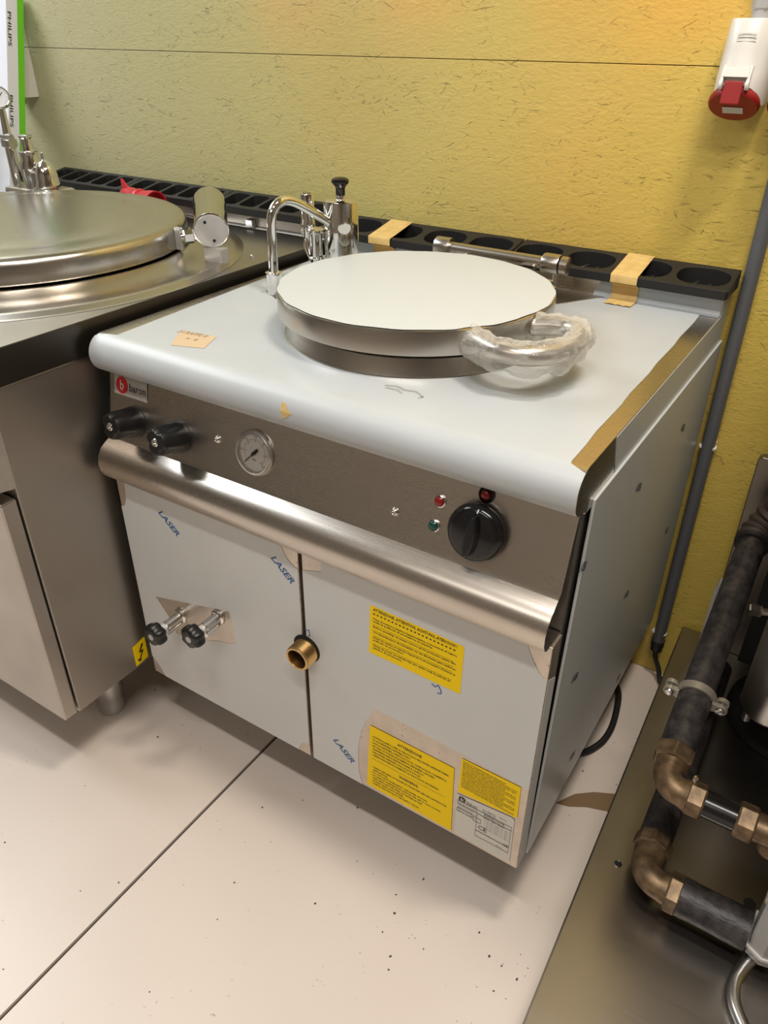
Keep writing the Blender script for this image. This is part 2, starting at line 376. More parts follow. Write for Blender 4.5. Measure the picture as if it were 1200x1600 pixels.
for nme, args in (('wall_left', (-3.1, -3, -3.4, WY)), ('wall_right', (3.4, 3.5, -3.4, WY)), ('wall_front', (-3, 3.4, -3.5, -3.4))):
    structure(obj(nme, box(B(), *args, FZ, 2.75 - UP), 'room_wall', smooth=False))
structure(obj('ceiling', box(B(), -3, 3.4, -3.4, WY, 2.75 - UP, 2.85 - UP), 'ceiling', smooth=False))

# ================================================================ MAIN UNIT
pan = thing('boiling_pan', 'film-covered steel boiling pan unit with round lid and yellow warning stickers, centre', 'cooking kettle', (0.4, 0.36, FZ))
bm = B(); box(bm, 0.004, 0.796, 0.034, 0.715, 0.004, 0.636)
obj('carcass', bm, 'dark_steel', pan, smooth=False)
obj('side_panel', sheet(B(), [[(0.060, 0.645), (0.718, 0.645), (0.718, 0.0), (0.034, 0.0), (0.046, 0.36)]], 0.004, lambda u, v, d: Vector((0.8 + d, u, v))), 'side_film', pan, smooth=False, bevel=0.0012, label='film-covered side panel with small printed marks')
obj('side_panel', sheet(B(), [[(0.060, 0.645), (0.718, 0.645), (0.718, 0.0), (0.026, 0.0), (0.048, 0.36)]], 0.004, lambda u, v, d: Vector((0.0 - d, u, v))), 'side_film', pan, smooth=False, bevel=0.0012)
marks = [(0.523, 0.552), (0.278, 0.557), (0.613, 0.297), (0.054, 0.553), (0.362, 0.307), (0.12, 0.314), (0.466, 0.03), (0.204, 0.062)]
for k, (y, z) in enumerate(marks):
    obj('printed_mark', text_mesh([ln('LASER', -0.016, -0.006, 0.017, wd=0.032)], (0, 0.9, -0.43), (0, 0.43, 0.9), (0.8045, y, z), 0.02), 'dark_blue_ink', pan, smooth=False)
# doors
DT = 0.458
dl = obj('door', box(B(), 0.0, 0.3965, 0.0, 0.032, 0.0, DT), 'glue', pan, bevel=0.0015, smooth=False, label='left door with two drain valves')
dr = obj('door', box(B(), 0.4035, 0.80, 0.0, 0.032, 0.0, DT), 'glue', pan, bevel=0.0015, smooth=False, label='right door with yellow stickers')
left = [(0.0008, 0.395)] + bez((0.0008, 0.395), (0.021, 0.395), (0.021, 0.4574))[1:] + [(0.364, 0.4574)] + bez((0.364, 0.4574), (0.368, 0.43), (0.389, 0.418)) + [(0.3955, 0.418), (0.3955, 0.031)] \
    + bez((0.3955, 0.031), (0.376, 0.03), (0.371, 0.0012)) + [(0.03, 0.0012)] + bez((0.03, 0.0012), (0.022, 0.025), (0.0008, 0.042))
hole = [(0.046, 0.212), (0.236, 0.262), (0.2405, 0.238), (0.2435, 0.192), (0.22, 0.182), (0.196, 0.176), (0.17, 0.163), (0.088, 0.142), (0.082, 0.165)]
obj('protective_film', sheet(B(), [left, hole], 0.0004, on_front(-0.0002)), 'door_film', dl, smooth=False)
right = [(0.4395, 0.4574), (0.4405, 0.430), (0.4045, 0.419), (0.4045, 0.0012), (0.510, 0.0012)] + bez((0.503, 0.03), (0.499, 0.10), (0.512, 0.142)) + [(0.520, 0.165), (0.535, 0.199)] + bez((0.56, 0.200), (0.70, 0.196), (0.7992, 0.188)) \
    + [(0.7992, 0.404), (0.794, 0.404)] + bez((0.794, 0.404), (0.775, 0.425), (0.764, 0.4574))
obj('protective_film', sheet(B(), [right], 0.0004, on_front(-0.0002)), 'door_film', dr, smooth=False)
obj('protective_film', sheet(B(), [[(0.002, 0.001), (0.031, 0.001), (0.031, 0.385), (0.002, 0.402)]], 0.0004, lambda u, v, d: Vector((0.8001 + d, u, v))), 'door_film', dr, smooth=False)
for (x, z, r) in ((0.096, 0.421, -0.74), (0.342, 0.424, -0.74), (0.449, 0.083, -0.74)):
    obj('printed_mark', text_mesh([ln('LASER', 0, -0.006, 0.0175, wd=0.052, rot=r, sh=0.25)], (1, 0, 0), (0, 0, 1), (x, -0.0009, z), 0.022), 'blue_ink', pan, smooth=False)
obj('printed_mark', tube(B(), smooth_path([(0.634, -0.001, 0.309), (0.640, -0.001, 0.306), (0.644, -0.001, 0.311), (0.648, -0.001, 0.306), (0.650, -0.001, 0.298), (0.644, -0.001, 0.296)], 4), 0.0007, 6), 'blue_ink', pan)
obj('printed_mark', tube(B(), [(0.404, -0.001, 0.300), (0.411, -0.001, 0.304), (0.4125, -0.001, 0.292), (0.408, -0.001, 0.292)], 0.0006, 6), 'blue_ink', pan)
# worktop with rounded nose
nose = [(0.029 + 0.0310 * math.cos(a), 0.6720 + 0.0310 * math.sin(a)) for a in [PI / 2 + PI * k / 14 for k in range(15)]]
cove = [(0.652 - 0.0, 0.703), (0.6545, 0.7045), (0.656, 0.708), (0.656, 0.7345)]
prof = [(0.71, 0.7345)] + cove[::-1] + nose + [(0.04, 0.637), (0.04, 0.634), (0.71, 0.634)]
wt = obj('worktop', prism_x(B(), prof, 0.0, 0.80), 'steel', pan, bevel=0.001, ang=30)
# film over the worktop: follows top, nose and splash face; bare strips left and right
def on_wt(p):   # arc-length along the profile measured from the underside of the nose
    pass
fp = [(y, z) for (y, z) in [(0.029 + 0.0314 * math.cos(a), 0.6720 + 0.0314 * math.sin(a)) for a in [PI / 2 + PI * k / 14 for k in range(14, -1, -1)]]]
bm = B()
def xl(y, z): return (0.0 if y < 0.030 and z < 0.7025 else 0.002) if y < 0.012 else min(0.034, max(0.0, (y - 0.012) * 4)) if y < 0.03 else 0.036 - 0.045 * (y - 0.03) / 0.6
rows = []
def strip(rows_):
    for p, q in zip(rows_, rows_[1:]):
        for a, b in zip(zip(p, p[1:]), zip(q, q[1:])): bm.faces.new((a[0], a[1], b[1], b[0]))
def row(y, z, x0, x1, n=24): return [bm.verts.new((x0 + (x1 - x0) * k / n, y, z)) for k in range(n + 1)]
R_ = []
for (y, z) in fp[:13]: R_.append(row(y, z, 0.0, 0.7995))
R_.append(row(0.0235, 0.7032, 0.016, 0.779)); R_.append(row(0.030, 0.7035, 0.035, 0.778))
for k in range(1, 15):
    y = 0.03 + (0.645 - 0.03) * k / 14; R_.append(row(y, 0.7035, 0.035 - 0.034 * k / 14, 0.777 - 0.008 * k / 14 + 0.001 * math.sin(k * 2.1)))
strip(R_)
# behind the pot the film on the splash is torn away between two edges
def splash(x0, x1, y0=0.645):
    r = [row(y0, 0.7035, x0, x1, 4), row(0.6515, 0.7036, x0, x1, 4), row(0.6540, 0.7050, x0, x1, 4), row(0.6556, 0.709, x0, x1, 4), row(0.6556, 0.7348, x0 + (0.012 if x0 > 0.3 else 0), x1, 4)]
    strip(r)
splash(0.001, 0.37); splash(0.578, 0.798)
obj('protective_film', bm, 'film', pan, ang=50, label='white film over worktop')
# bare patch of the torn film behind the pot is a separate low bracket plate
obj('hinge_plate', sheet(B(), [[(0.42, 0.52), (0.545, 0.565), (0.587, 0.634), (0.60, 0.651), (0.40, 0.651)]], 0.0012, on_top(0.7036)), 'steel_dirty', pan, smooth=False)
# film on the skirt, right side
obj('protective_film', sheet(B(), [[(0.140, 0.640), (0.705, 0.640), (0.705, 0.733), (0.658, 0.733), (0.654, 0.7025), (0.116, 0.7025)]], 0.0006, lambda u, v, d: Vector((0.8002 + d, u, v))), 'side_film', pan, smooth=False, label='film on side skirt of worktop')
# control panel with flared lip
TILT = 0.205
lip = [(0.0315, 0.640), (0.0085, 0.5365), (0.004, 0.529), (-0.006, 0.5235), (-0.0165, 0.516), (-0.0245, 0.5045), (-0.0275, 0.491), (-0.0262, 0.478), (-0.0205, 0.4665), (-0.011, 0.4605), (0.004, 0.4595), (0.030, 0.4595)]
lip = lip + [(y + 0.0018, z + (0.0012 if k else 0)) for k, (y, z) in enumerate(lip[::-1])]
obj('control_panel', prism_x(B(), lip, 0.0, 0.7965), 'steel', pan, ang=28, label='brushed steel control panel with curled lower lip')
def py(z): return 0.0085 + (z - 0.5365) * 0.2222
PN = Vector((0, -math.cos(TILT), math.sin(TILT)))          # outward normal of the control panel
PV = Vector((0, math.sin(TILT), math.cos(TILT)))           # up along it
def onp(x, z, d=0.0): return Vector((x, py(z), z)) + PN * d
def pl(u, v, d): return Vector((u, 0, 0)) + Vector((0, py(0.6), 0.6)) + PV * ((v - 0.6) / PV.z) + PN * (d + 0.0004)
# badge
bd = obj('badge', sheet(B(), [[(0.012, 0.604), (0.087, 0.604), (0.087, 0.636), (0.012, 0.636)]], 0.0008, pl), 'badge', pan, smooth=False)
obj('logo', sheet(B(), [circ(0.030, 0.620, 0.0135, 40)], 0.0003, lambda u, v, d: pl(u, v, d + 0.0009)), 'red', bd, smooth=False)
obj('lettering', text_mesh([ln('b', 0, 0, 0.021, 'CENTER'), ln('_', 0, 0.0, 0.012, 'CENTER')], (1, 0, 0), PV, pl(0.030, 0.6135, 0.0014)), 'white_print', bd, smooth=False)
obj('lettering', text_mesh([ln('baron', 0, 0, 0.0185, wd=0.037)], (1, 0, 0), PV, pl(0.0465, 0.614, 0.0014), 0.004), 'dark_print', bd, smooth=False)
# two gas-type knobs
def scoop(t, h): return 1 - 0.30 * max(0.0, math.cos(3 * t + 0.6)) ** 1.5 * min(1, max(0, (h - 0.008) / 0.014))
for (x, z) in ((0.0595, 0.5675), (0.1600, 0.568)):
    o = onp(x, z)
    kb = obj('knob', lathe(B(), [(0.0245, 0), (0.0255, 0.003), (0.025, 0.008), (0.024, 0.014), (0.0225, 0.04), (0.0205, 0.0485), (0.018, 0.0505), (0.0075, 0.0505), (0.0075, 0.048), (0.001, 0.048)], o, PN, 48, scoop), 'black', pan, ang=35, label='black water knob with chrome cap screw')
    obj('cap_screw', lathe(B(), [(0.0066, 0.0478), (0.0066, 0.0512), (0.0056, 0.0522), (0.0038, 0.0522), (0.0034, 0.0495), (0.0005, 0.0495)], o, PN, 18), 'chrome', kb)
# pressure gauge
g0 = onp(0.3135, 0.583)
pg = obj('pressure_gauge', lathe(B(), [(0.0325, 0), (0.0345, 0.0015), (0.0345, 0.004), (0.032, 0.0075), (0.0298, 0.0078), (0.0288, 0.006), (0.0285, 0.0012), (0.001, 0.0012)], g0, PN, 56), ['satin'], pan)
obj('dial', lathe(B(), [(0.0283, 0.0013), (0.0283, 0.0019), (0.0005, 0.0019)], g0, PN, 48), 'dial', pg)
U = Vector((1, 0, 0))
def gp(r, a, d): return g0 + (U * math.cos(a) + PV * math.sin(a)) * r + PN * d
def bar(bm, p, q, wd, th):
    p = Vector(p); q = Vector(q); d = (q - p).normalized(); s = d.cross(PN).normalized() * wd / 2; t = PN * th
    A = [p - s, p + s, q + s, q - s]; A = [bm.verts.new(a) for a in A] + [bm.verts.new(a + t) for a in A]
    for f in ((0, 1, 2, 3), (7, 6, 5, 4), (0, 4, 5, 1), (1, 5, 6, 2), (2, 6, 7, 3), (3, 7, 4, 0)): bm.faces.new([A[i] for i in f])
bm = B()
for k in range(31):
    a = math.radians(225 - 270 * k / 30); bar(bm, gp(0.0185 if k % 5 else 0.0165, a, 0.002), gp(0.0215, a, 0.002), 0.0006 if k % 5 else 0.0010, 0.0002)
obj('scale_marks', bm, 'pencil', pg, smooth=False)
obj('lettering', text_mesh([ln(s, math.cos(math.radians(225 - 45 * k)) * 0.0245, math.sin(math.radians(225 - 45 * k)) * 0.0245 - 0.0015, 0.0048, 'CENTER') for k, s in enumerate(['0', '0.1', '0.2', '0.3', '0.4', '0.5', '0.6'])] + [ln('bar', 0, -0.012, 0.006, 'CENTER')], U, PV, g0 + PN * 0.0021), 'ink', pg, smooth=False)
bm = B(); bar(bm, gp(0.0225, math.radians(226), 0.004), gp(0.004, math.radians(226), 0.004), 0.0013, 0.0004); bar(bm, gp(0.006, math.radians(226), 0.004), gp(0.009, math.radians(46), 0.004), 0.0042, 0.0005); cyl(bm, gp(0, 0, 0.002), gp(0, 0, 0.0055), 0.0026, 16)
obj('needle', bm, 'black', pg, smooth=False)
obj('glass', lathe(B(), [(0.0284, 0.0062), (0.0284, 0.0068)], g0, PN, 40), 'glass', pg)
# screws and lamps
for (x, z) in ((0.239, 0.584), (0.557, 0.567)):
    o = onp(x, z); bm = B(); lathe(bm, [(0.0062, 0), (0.0062, 0.001), (0.0048, 0.0034), (0.003, 0.0042), (0.0012, 0.0030), (0.0003, 0.0030)], o, PN, 16)
    obj('screw', bm, 'chrome', pan)
for (x, z, c, nm) in ((0.6195, 0.601, 'red_lamp', 'dark red round indicator lamp'), (0.6165, 0.567, 'green_lamp', 'dark green round indicator lamp')):
    o = onp(x, z); lp = obj('indicator_lamp', lathe(B(), [(0.0084, 0), (0.0084, 0.0024), (0.0072, 0.0030), (0.0068, 0.0018)], o, PN, 28), 'chrome', pan, label=nm)
    obj('lens', lathe(B(), [(0.0068, 0.0015), (0.0068, 0.0040), (0.0052, 0.0058), (0.0025, 0.0066), (0.0004, 0.0068)], o, PN, 24), c, lp)
o = onp(0.6800, 0.6275)
rb = obj('reset_button', lathe(B(), [(0.0108, 0), (0.0108, 0.002), (0.009, 0.0026), (0.0078, 0.0010), (0.0003, 0.0010)], o, PN, 28), 'black', pan)
obj('button', lathe(B(), [(0.0056, 0.001), (0.0056, 0.0055), (0.004, 0.0065), (0.0004, 0.0066)], o, PN, 24), 'red_lamp', rb)
# thermostat knob: skirted disc with a raised grip
o = onp(0.6785, 0.580)
tk = obj('thermostat_knob', lathe(B(), [(0.034, 0), (0.0375, 0.004), (0.0385, 0.009), (0.0375, 0.014), (0.034, 0.0185), (0.029, 0.0205), (0.0005, 0.0210)], o, PN, 64), 'black_gloss', pan)
ga = math.radians(86); gx = U * math.cos(ga) + PV * math.sin(ga); gyv = PN.cross(gx)
bm = B(); n = 28; lo = []; hi = []
for k in range(n):
    t = 2 * PI * k / n; a_ = 0.0285 * math.cos(t); b_ = 0.0115 * math.sin(t) * (1 - 0.15 * math.cos(t))
    lo.append(bm.verts.new(o + gx * a_ + gyv * b_ + PN * 0.018)); hi.append(bm.verts.new(o + gx * a_ * 0.96 + gyv * b_ * 0.55 + PN * 0.031))
for k in range(n): bm.faces.new((lo[k], lo[(k + 1) % n], hi[(k + 1) % n], hi[k]))
bm.faces.new(hi); bm.faces.new(lo[::-1])
obj('grip', bm, 'black_gloss', tk, ang=50, bevel=0.0015)
obj('pointer_mark', (lambda b: (bar(b, o + gx * 0.0345 + PN * 0.0190, o + gx * 0.0300 + PN * 0.0212, 0.0016, 0.0004), b)[1])(B()), 'white_print', tk, smooth=False)
# drain outlet (threaded brass) between the doors, in a round cut-out
OC = Vector((0.404, 0, 0.262))
obj('outlet_hole', lathe(B(), [(0.0262, -0.0003), (0.0262, 0.0012), (0.0004, 0.0012)], OC, (0, -1, 0), 40), 'void', pan)
pr = [(0.0225, 0.0)]
for k in range(12): pr += [(0.0225, 0.004 + k * 0.0018), (0.0216, 0.0049 + k * 0.0018)]
pr += [(0.0218, 0.0268), (0.0208, 0.0278), (0.0176, 0.0278), (0.0170, 0.026), (0.0168, 0.004), (0.0005, 0.004)]
ob = obj('drain_outlet', lathe(B(), pr, OC + Vector((0.001, -0.001, -0.002)), (0, -1, 0), 40), 'brass', pan, ang=25)
obj('bore', lathe(B(), [(0.0164, 0.0045), (0.0164, 0.0055), (0.0004, 0.0055)], OC + Vector((0.001, -0.001, -0.002)), (0, -1, 0), 32), 'void', ob)
# two drain cocks
for (x, z) in ((0.110, 0.196), (0.209, 0.239)):
    c = Vector((x, 0, z)); ax = (0, -1, 0)
    vv = obj('drain_valve', lathe(B(), [(0.0125, 0), (0.0125, 0.006), (0.0095, 0.0065), (0.0095, 0.036), (0.0085, 0.037), (0.0085, 0.048)], c, ax, 28), 'satin', pan, label='small steel drain valve with black lobed handwheel')
    obj('collar', lathe(B(), [(0.0135, 0.0012), (0.0145, 0.003), (0.0145, 0.005), (0.0125, 0.0072), (0.0098, 0.0076)], c, ax, 28), 'chrome', vv)
    obj('nut', hexnut(B(), c + Vector((0, -0.040, 0)), c + Vector((0, -0.053, 0)), 0.0105), 'chrome', vv, smooth=False)
    obj('handwheel', lathe(B(), [(0.010, 0.052), (0.0185, 0.053), (0.0205, 0.056), (0.0208, 0.064), (0.0195, 0.070), (0.016, 0.0735), (0.0068, 0.0740), (0.0066, 0.073), (0.0004, 0.073)], c, ax, 60, lambda t, h: 1 + 0.085 * math.cos(6 * t) * (1 if h > 0.0525 else 0)), 'black', vv, ang=50)
    obj('cap', lathe(B(), [(0.0062, 0.0728), (0.0062, 0.0743), (0.0004, 0.0746)], c, ax, 24), 'gland', vv)
    bm = B(); cyl(bm, c + Vector((0.006, -0.002, -0.011)), c + Vector((0.006, -0.040, -0.012)), 0.004, 14); obj('side_screw', bm, 'chrome', vv)
# feet
for (x, y) in ((0.13, 0.15), (0.67, 0.15), (0.13, 0.62), (0.67, 0.62)):
    obj('foot', lathe(B(), [(0.025, 0.162), (0.0235, 0.055), (0.021, 0.05), (0.021, 0.012), (0.018, 0.0)], (x, y, FZ), (0, 0, 1), 24), 'satin', pan)
# pot ring and lid
LC = Vector((0.405, 0.312, 0))
obj('pot_ring', lathe(B(), [(0.2065, 0.7036), (0.2045, 0.7045), (0.2030, 0.708), (0.2000, 0.718), (0.1970, 0.7285), (0.1940, 0.7300), (0.16, 0.7300)], LC, (0, 0, 1), 96), 'steel_round', pan)
lid = obj('lid', lathe(B(), [(0.185, 0.7385), (0.2125, 0.7375), (0.2145, 0.7385), (0.2148, 0.7700), (0.2140, 0.7725), (0.2120, 0.7735), (0.05, 0.7745)], LC, (0, 0, 1), 96), 'steel_round', pan, label='round steel lid with film on top')
edge = [(LC.x + math.cos(t) * r, LC.y + math.sin(t) * r) for t, r in [(2 * PI * k / 96, 0.2128 + 0.0009 * math.sin(k * 1.3) - (0.0035 * max(0, math.sin((k - 84) * 0.9)) if 84 < k < 95 else 0)) for k in range(96)]]
bm = B(); c0 = bm.verts.new((LC.x, LC.y, 0.7763)); prev = None; rr = []
for s in (0.15, 0.3, 0.5, 0.7, 0.85, 0.95, 1.0):
    rr.append([bm.verts.new((LC.x + (e[0] - LC.x) * s, LC.y + (e[1] - LC.y) * s, 0.7762 - 0.0016 * s * s + 0.0005 * noise.noise(Vector((e[0] * 14 * s, e[1] * 14 * s, 1))))) for e in edge])
for k in range(96): bm.faces.new((c0, rr[0][k], rr[0][(k + 1) % 96]))
for p, q in zip(rr, rr[1:]):
    for k in range(96): bm.faces.new((p[k], p[(k + 1) % 96], q[(k + 1) % 96], q[k]))
obj('protective_film', bm, 'lid_film', lid)
# lid handle: a bent tube welded to the rim
HP = [(0.560, 0.200, 0.752), (0.578, 0.178, 0.758), (0.618, 0.156, 0.760), (0.655, 0.157, 0.760), (0.683, 0.182, 0.760), (0.695, 0.225, 0.760), (0.689, 0.268, 0.760), (0.668, 0.288, 0.760), (0.642, 0.289, 0.759), (0.610, 0.286, 0.754)]
HPs = smooth_path(HP, 6)
obj('handle', tube(B(), HPs, 0.0135, 20), 'steel_round', lid, label='thick curved tube handle')
# hinge at the back
hb = obj('hinge_bar', (lambda b: cyl(b, (0.300, 0.578, 0.768), (0.520, 0.573, 0.768), 0.0105, 24))(B()), 'steel_round', pan)
for (x, y) in ((0.308, 0.578), (0.523, 0.573)):
    obj('hinge_collar', lathe(B(), [(0.0165, -0.015), (0.0172, -0.013), (0.0172, 0.013), (0.0165, 0.015)], (x, y, 0.768), (1, 0, 0), 30), 'steel_round', pan)
    obj('hinge_post', box(B(), x - 0.010, x + 0.010, y - 0.011, y + 0.011, 0.7045, 0.760), 'steel_dirty', pan, bevel=0.002, smooth=False)
obj('hinge_collar', lathe(B(), [(0.0155, -0.006), (0.0155, 0.006), (0.012, 0.0065)], (0.547, 0.5725, 0.768), (1, 0, 0), 30), 'steel_round', pan)
for x in (0.345, 0.480): obj('lid_arm', box(B(), x - 0.012, x + 0.012, 0.515, 0.578, 0.748, 0.7575), 'steel_dirty', pan, bevel=0.002, smooth=False)
for (x, y, z) in ((0.578, 0.44, 0.763), (0.560, 0.475, 0.762)): obj('bolt', hexnut(B(), (x, y, z - 0.006), (x, y, z + 0.006), 0.006), 'chrome', pan, smooth=False)
# black cast flue grates, two modules with four oval openings each
def grate(x0, x1, holes, parent, z, y0=0.634, y1=0.722, hz=0.026, rx=0.043, ry=0.033, sq=2.6):
    loops = [[(x0, y0 + 0.003), (x0 + 0.003, y0), (x1 - 0.003, y0), (x1, y0 + 0.003), (x1, y1), (x0, y1)]]
    for hx in holes:
        lp = []
        for k in range(36):
            t = 2 * PI * k / 36; c, s = math.cos(t), math.sin(t)
            lp.append((hx + rx * math.copysign(abs(c) ** (2 / sq), c), (y0 + y1) / 2 + ry * math.copysign(abs(s) ** (2 / sq), s)))
        loops.append(lp)
    g = obj('flue_grate', sheet(B(), loops, 1.0, lambda u, v, d: Vector((u, v, z + d * (0.0145 + 0.19 * (v - y0)) * (hz / 0.026)))), 'cast', parent, bevel=0.0012, smooth=False, label='black cast flue grate with open cells')
    obj('inner_tray', box(B(), x0 + 0.004, x1 - 0.004, y0 + 0.004, y1 - 0.003, z - 0.0015, z + 0.001), 'void', g, smooth=False)
    return g
g1 = grate(0.004, 0.4065, [0.055, 0.155, 0.256, 0.356], pan, 0.7365)
g2 = grate(0.4095, 0.806, [0.457, 0.557, 0.657, 0.755], pan, 0.7365)
for g_, xs in ((g2, (0.557, 0.657, 0.755)),):
    for x in xs:
        bm = B(); cyl(bm, (x - 0.025, 0.668, 0.745), (x + 0.024, 0.664, 0.745), 0.0011, 6); cyl(bm, (x - 0.016, 0.655, 0.7445), (x - 0.010, 0.70, 0.7445), 0.0011, 6); cyl(bm, (x + 0.010, 0.655, 0.7445), (x + 0.012, 0.69, 0.7445), 0.0011, 6)
        obj('wire', bm, 'satin', g_)
# filling spout
sp = obj('water_spout', tube(B(), [(0.097, 0.337, 0.738)] + smooth_path([(0.098, 0.338, 0.795), (0.0985, 0.339, 0.832), (0.1005, 0.348, 0.850), (0.104, 0.366, 0.858), (0.109, 0.388, 0.854), (0.115, 0.412, 0.842)], 7) + [(0.131, 0.475, 0.803)], 0.0084, 20), 'chrome', pan)
bm = B(); lathe(bm, [(0.0125, 0.704), (0.0125, 0.720), (0.0135, 0.7205), (0.0140, 0.736), (0.0150, 0.738), (0.0150, 0.742), (0.0095, 0.744)], (0.097, 0.337, 0), (0, 0, 1), 24); obj('spout_nut', bm, 'chrome', sp)
obj('bare_patch', sheet(B(), [[(0.070, 0.342), (0.120, 0.312), (0.116, 0.345), (0.082, 0.353)]], 0.0002, on_top(0.7037)), 'steel_dirty', pan, smooth=False)
# safety valve cylinder with black pull knob
sc = Vector((0.137, 0.490, 0))
sv = obj('safety_valve', lathe(B(), [(0.030, 0.7036), (0.030, 0.707), (0.027, 0.708), (0.0295, 0.712), (0.0320, 0.716), (0.0320, 0.842), (0.0310, 0.8445), (0.029, 0.8455), (0.009, 0.8465), (0.0085, 0.8475), (0.0085, 0.853), (0.003, 0.854)], sc, (0, 0, 1), 56), 'chrome', pan)
obj('pull_knob', lathe(B(), [(0.0085, 0.8535), (0.0085, 0.864), (0.0100, 0.868), (0.0155, 0.874), (0.0162, 0.877), (0.0150, 0.8805), (0.010, 0.8830), (0.0005, 0.8836)], sc, (0, 0, 1), 36), 'black_gloss', sv)
mc = Vector((0.098, 0.462, 0))
mx_ = obj('mixing_column', lathe(B(), [(0.010, 0.7036), (0.010, 0.740), (0.0118, 0.742), (0.0136, 0.7435), (0.0118, 0.7452), (0.0122, 0.776), (0.0128, 0.787), (0.0165, 0.790), (0.0165, 0.7935), (0.012, 0.796), (0.004, 0.7975)], mc, (0, 0, 1), 32), 'chrome', pan)
obj('breather_tube', lathe(B(), [(0.0125, 0.775), (0.0145, 0.79), (0.0140, 0.80), (0.0130, 0.806), (0.0130, 0.850), (0.0118, 0.852), (0.008, 0.852), (0.008, 0.849), (0.0004, 0.849)], (0.071, 0.475, 0), (0, 0, 1), 28), 'chrome', pan)
obj('link_pipe', tube(B(), smooth_path([(0.075, 0.475, 0.780), (0.072, 0.472, 0.762), (0.082, 0.468, 0.742), (0.098, 0.463, 0.732)], 5), 0.009, 16), 'chrome', pan)
obj('grub_screw', cyl(B(), (0.118, 0.452, 0.741), (0.118, 0.452, 0.749), 0.006, 12), 'chrome', pan)
# stickers
FX = (1, 0, 0); FY = (0, 0, 1)
def sticker(name, pts, m, lab=None, t=0.0003, y=-0.0008):
    return obj(name, sheet(B(), [pts], t, on_front(y)), m, pan, smooth=False, label=lab)
s1 = sticker('warning_sticker', [(0.5275, 0.407), (0.6785, 0.4025), (0.6805, 0.400), (0.6800, 0.3135), (0.5250, 0.3155)], 'yellow', 'yellow multilingual sticker high on right door')
tl = [ln('ATTENZIONE, ATTENTION, ACHTUNG, ATENCION !', 0.006, 0.0795, 0.0075, wd=0.138, sh=0.25), ln('* ' * 22, 0.006, 0.0705, 0.007, wd=0.136)]
body = ["Prima di mettere in funzione l'apparecchiatura, si raccomanda di togliere", 'tutta la pellicola di protezione in plastica.', '_' * 60, 'Before operating, we please remove all the protective plastic film.', '_' * 60, 'Vor Inbetriebnahme die Schutzfolie von den Blechteilen ganz entfernen.', '_' * 60, "Avant de mettre en marche l'appareil, il est necessaire d'enlever la", 'pellicule de protection.', '_' * 60, 'Antes de poner en marcha hay que quitar toda la pelicula de', 'plastico de proteccion.']
for k, s in enumerate(body): tl.append(ln(s, 0.006, 0.0635 - k * 0.0051, 0.0046, wd=0.138 * min(1, len(s) / 62), sh=0.2 if '_' not in s else 0))
obj('lettering', text_mesh(tl, (1, 0, -0.028), FY, (0.5265, -0.0013, 0.3195), 0.028, 1), 'ink', s1, smooth=False)
s2 = sticker('warning_sticker', [(0.5265, 0.158), (0.6805, 0.156), (0.6840, 0.0075), (0.5200, 0.0100)], 'yellow', 'large yellow warning sticker at foot of right door')
tl = [ln('ATTENZIONE', 0.08, 0.131, 0.0085, 'CENTER', 0.045)]
it = ['- CONTROLLARE IL LIVELLO DELL\'ACQUA NELL\'INTERCAPEDINE PRIMA', '  DI ACCENDERE L\'APPARECCHIO.', '- NON ACCENDERE A PENTOLA VUOTA, USARE ACQUA O ALIMENTI A', '- IN CASO DI SURRISCALDAMENTO SPEGNERE, LASCIARE', '  RAFFREDDARE E RIPRISTINARE IL LIVELLO', '  DELL\'INTERCAPEDINE CON ACQUA DOLCE.', '- VERIFICARE PERIODICAMENTE LA VALVOLA DI SICUREZZA.', '_' * 56]
en = ['- CHECK THE LEVEL OF WATER IN THE JACKET BEFORE LIGHTING THE', '  APPLIANCE.', '- DO NOT LIGHT WHEN EMPTY, USE WATER OR FOOD', '- IN CASE OF OVERHEATING, SWITCH OFF, LET IT COOL DOWN', '  AND RESTORE THE LEVEL OF WATER IN THE', '  JACKET WITH SOFT WATER.', '- CHECK PERIODICALLY THE SAFETY VALVE.']
for k, s in enumerate(it): tl.append(ln(s, 0.008, 0.1215 - k * 0.0073, 0.0052, wd=0.143 * min(1, len(s) / 58)))
tl.append(ln('WARNING', 0.08, 0.0575, 0.0085, 'CENTER', 0.036))
for k, s in enumerate(en): tl.append(ln(s, 0.008, 0.0480 - k * 0.0068, 0.0050, wd=0.143 * min(1, len(s) / 58)))
obj('lettering', text_mesh(tl, (1, 0, -0.012), FY, (0.5215, -0.0013, 0.0125), 0.028, 1), 'ink', s2, smooth=False)
s3 = sticker('warning_sticker', [(0.6920, 0.186), (0.7875, 0.186), (0.7890, 0.118), (0.6900, 0.109)], 'yellow', 'small densely printed yellow sticker')
tl = []
words = "PRIMA DI INSTALLARE L'APPARECCHIO LEGGERE LE ISTRUZIONI PER L'USO E LA MANUTENZIONE BEFORE INSTALLING READ THE INSTRUCTIONS AVANT D'INSTALLER LIRE LES INSTRUCTIONS VOR DER INSTALLATION DIE ANLEITUNG LESEN ".split()
for k in range(14):
    random.shuffle(words); s = ' '.join(words)[:54]; tl.append(ln(s, 0.0, 0.062 - k * 0.0043, 0.0042, wd=0.088 if k % 3 else 0.07))
obj('lettering', text_mesh(tl, (1, 0, -0.05), FY, (0.6945, -0.0013, 0.1185), 0.012, 1), 'ink', s3, smooth=False)
lp = [(0.6885, 0.1035), (0.7780, 0.113)] + bez((0.780, 0.113), (0.7855, 0.113), (0.7858, 0.106), 4) + [(0.7875, 0.010), (0.7860, 0.006), (0.692, 0.007), (0.690, 0.010)]
s4 = sticker('rating_plate', lp, 'label', 'silver rating plate with black logo and two CE marks')
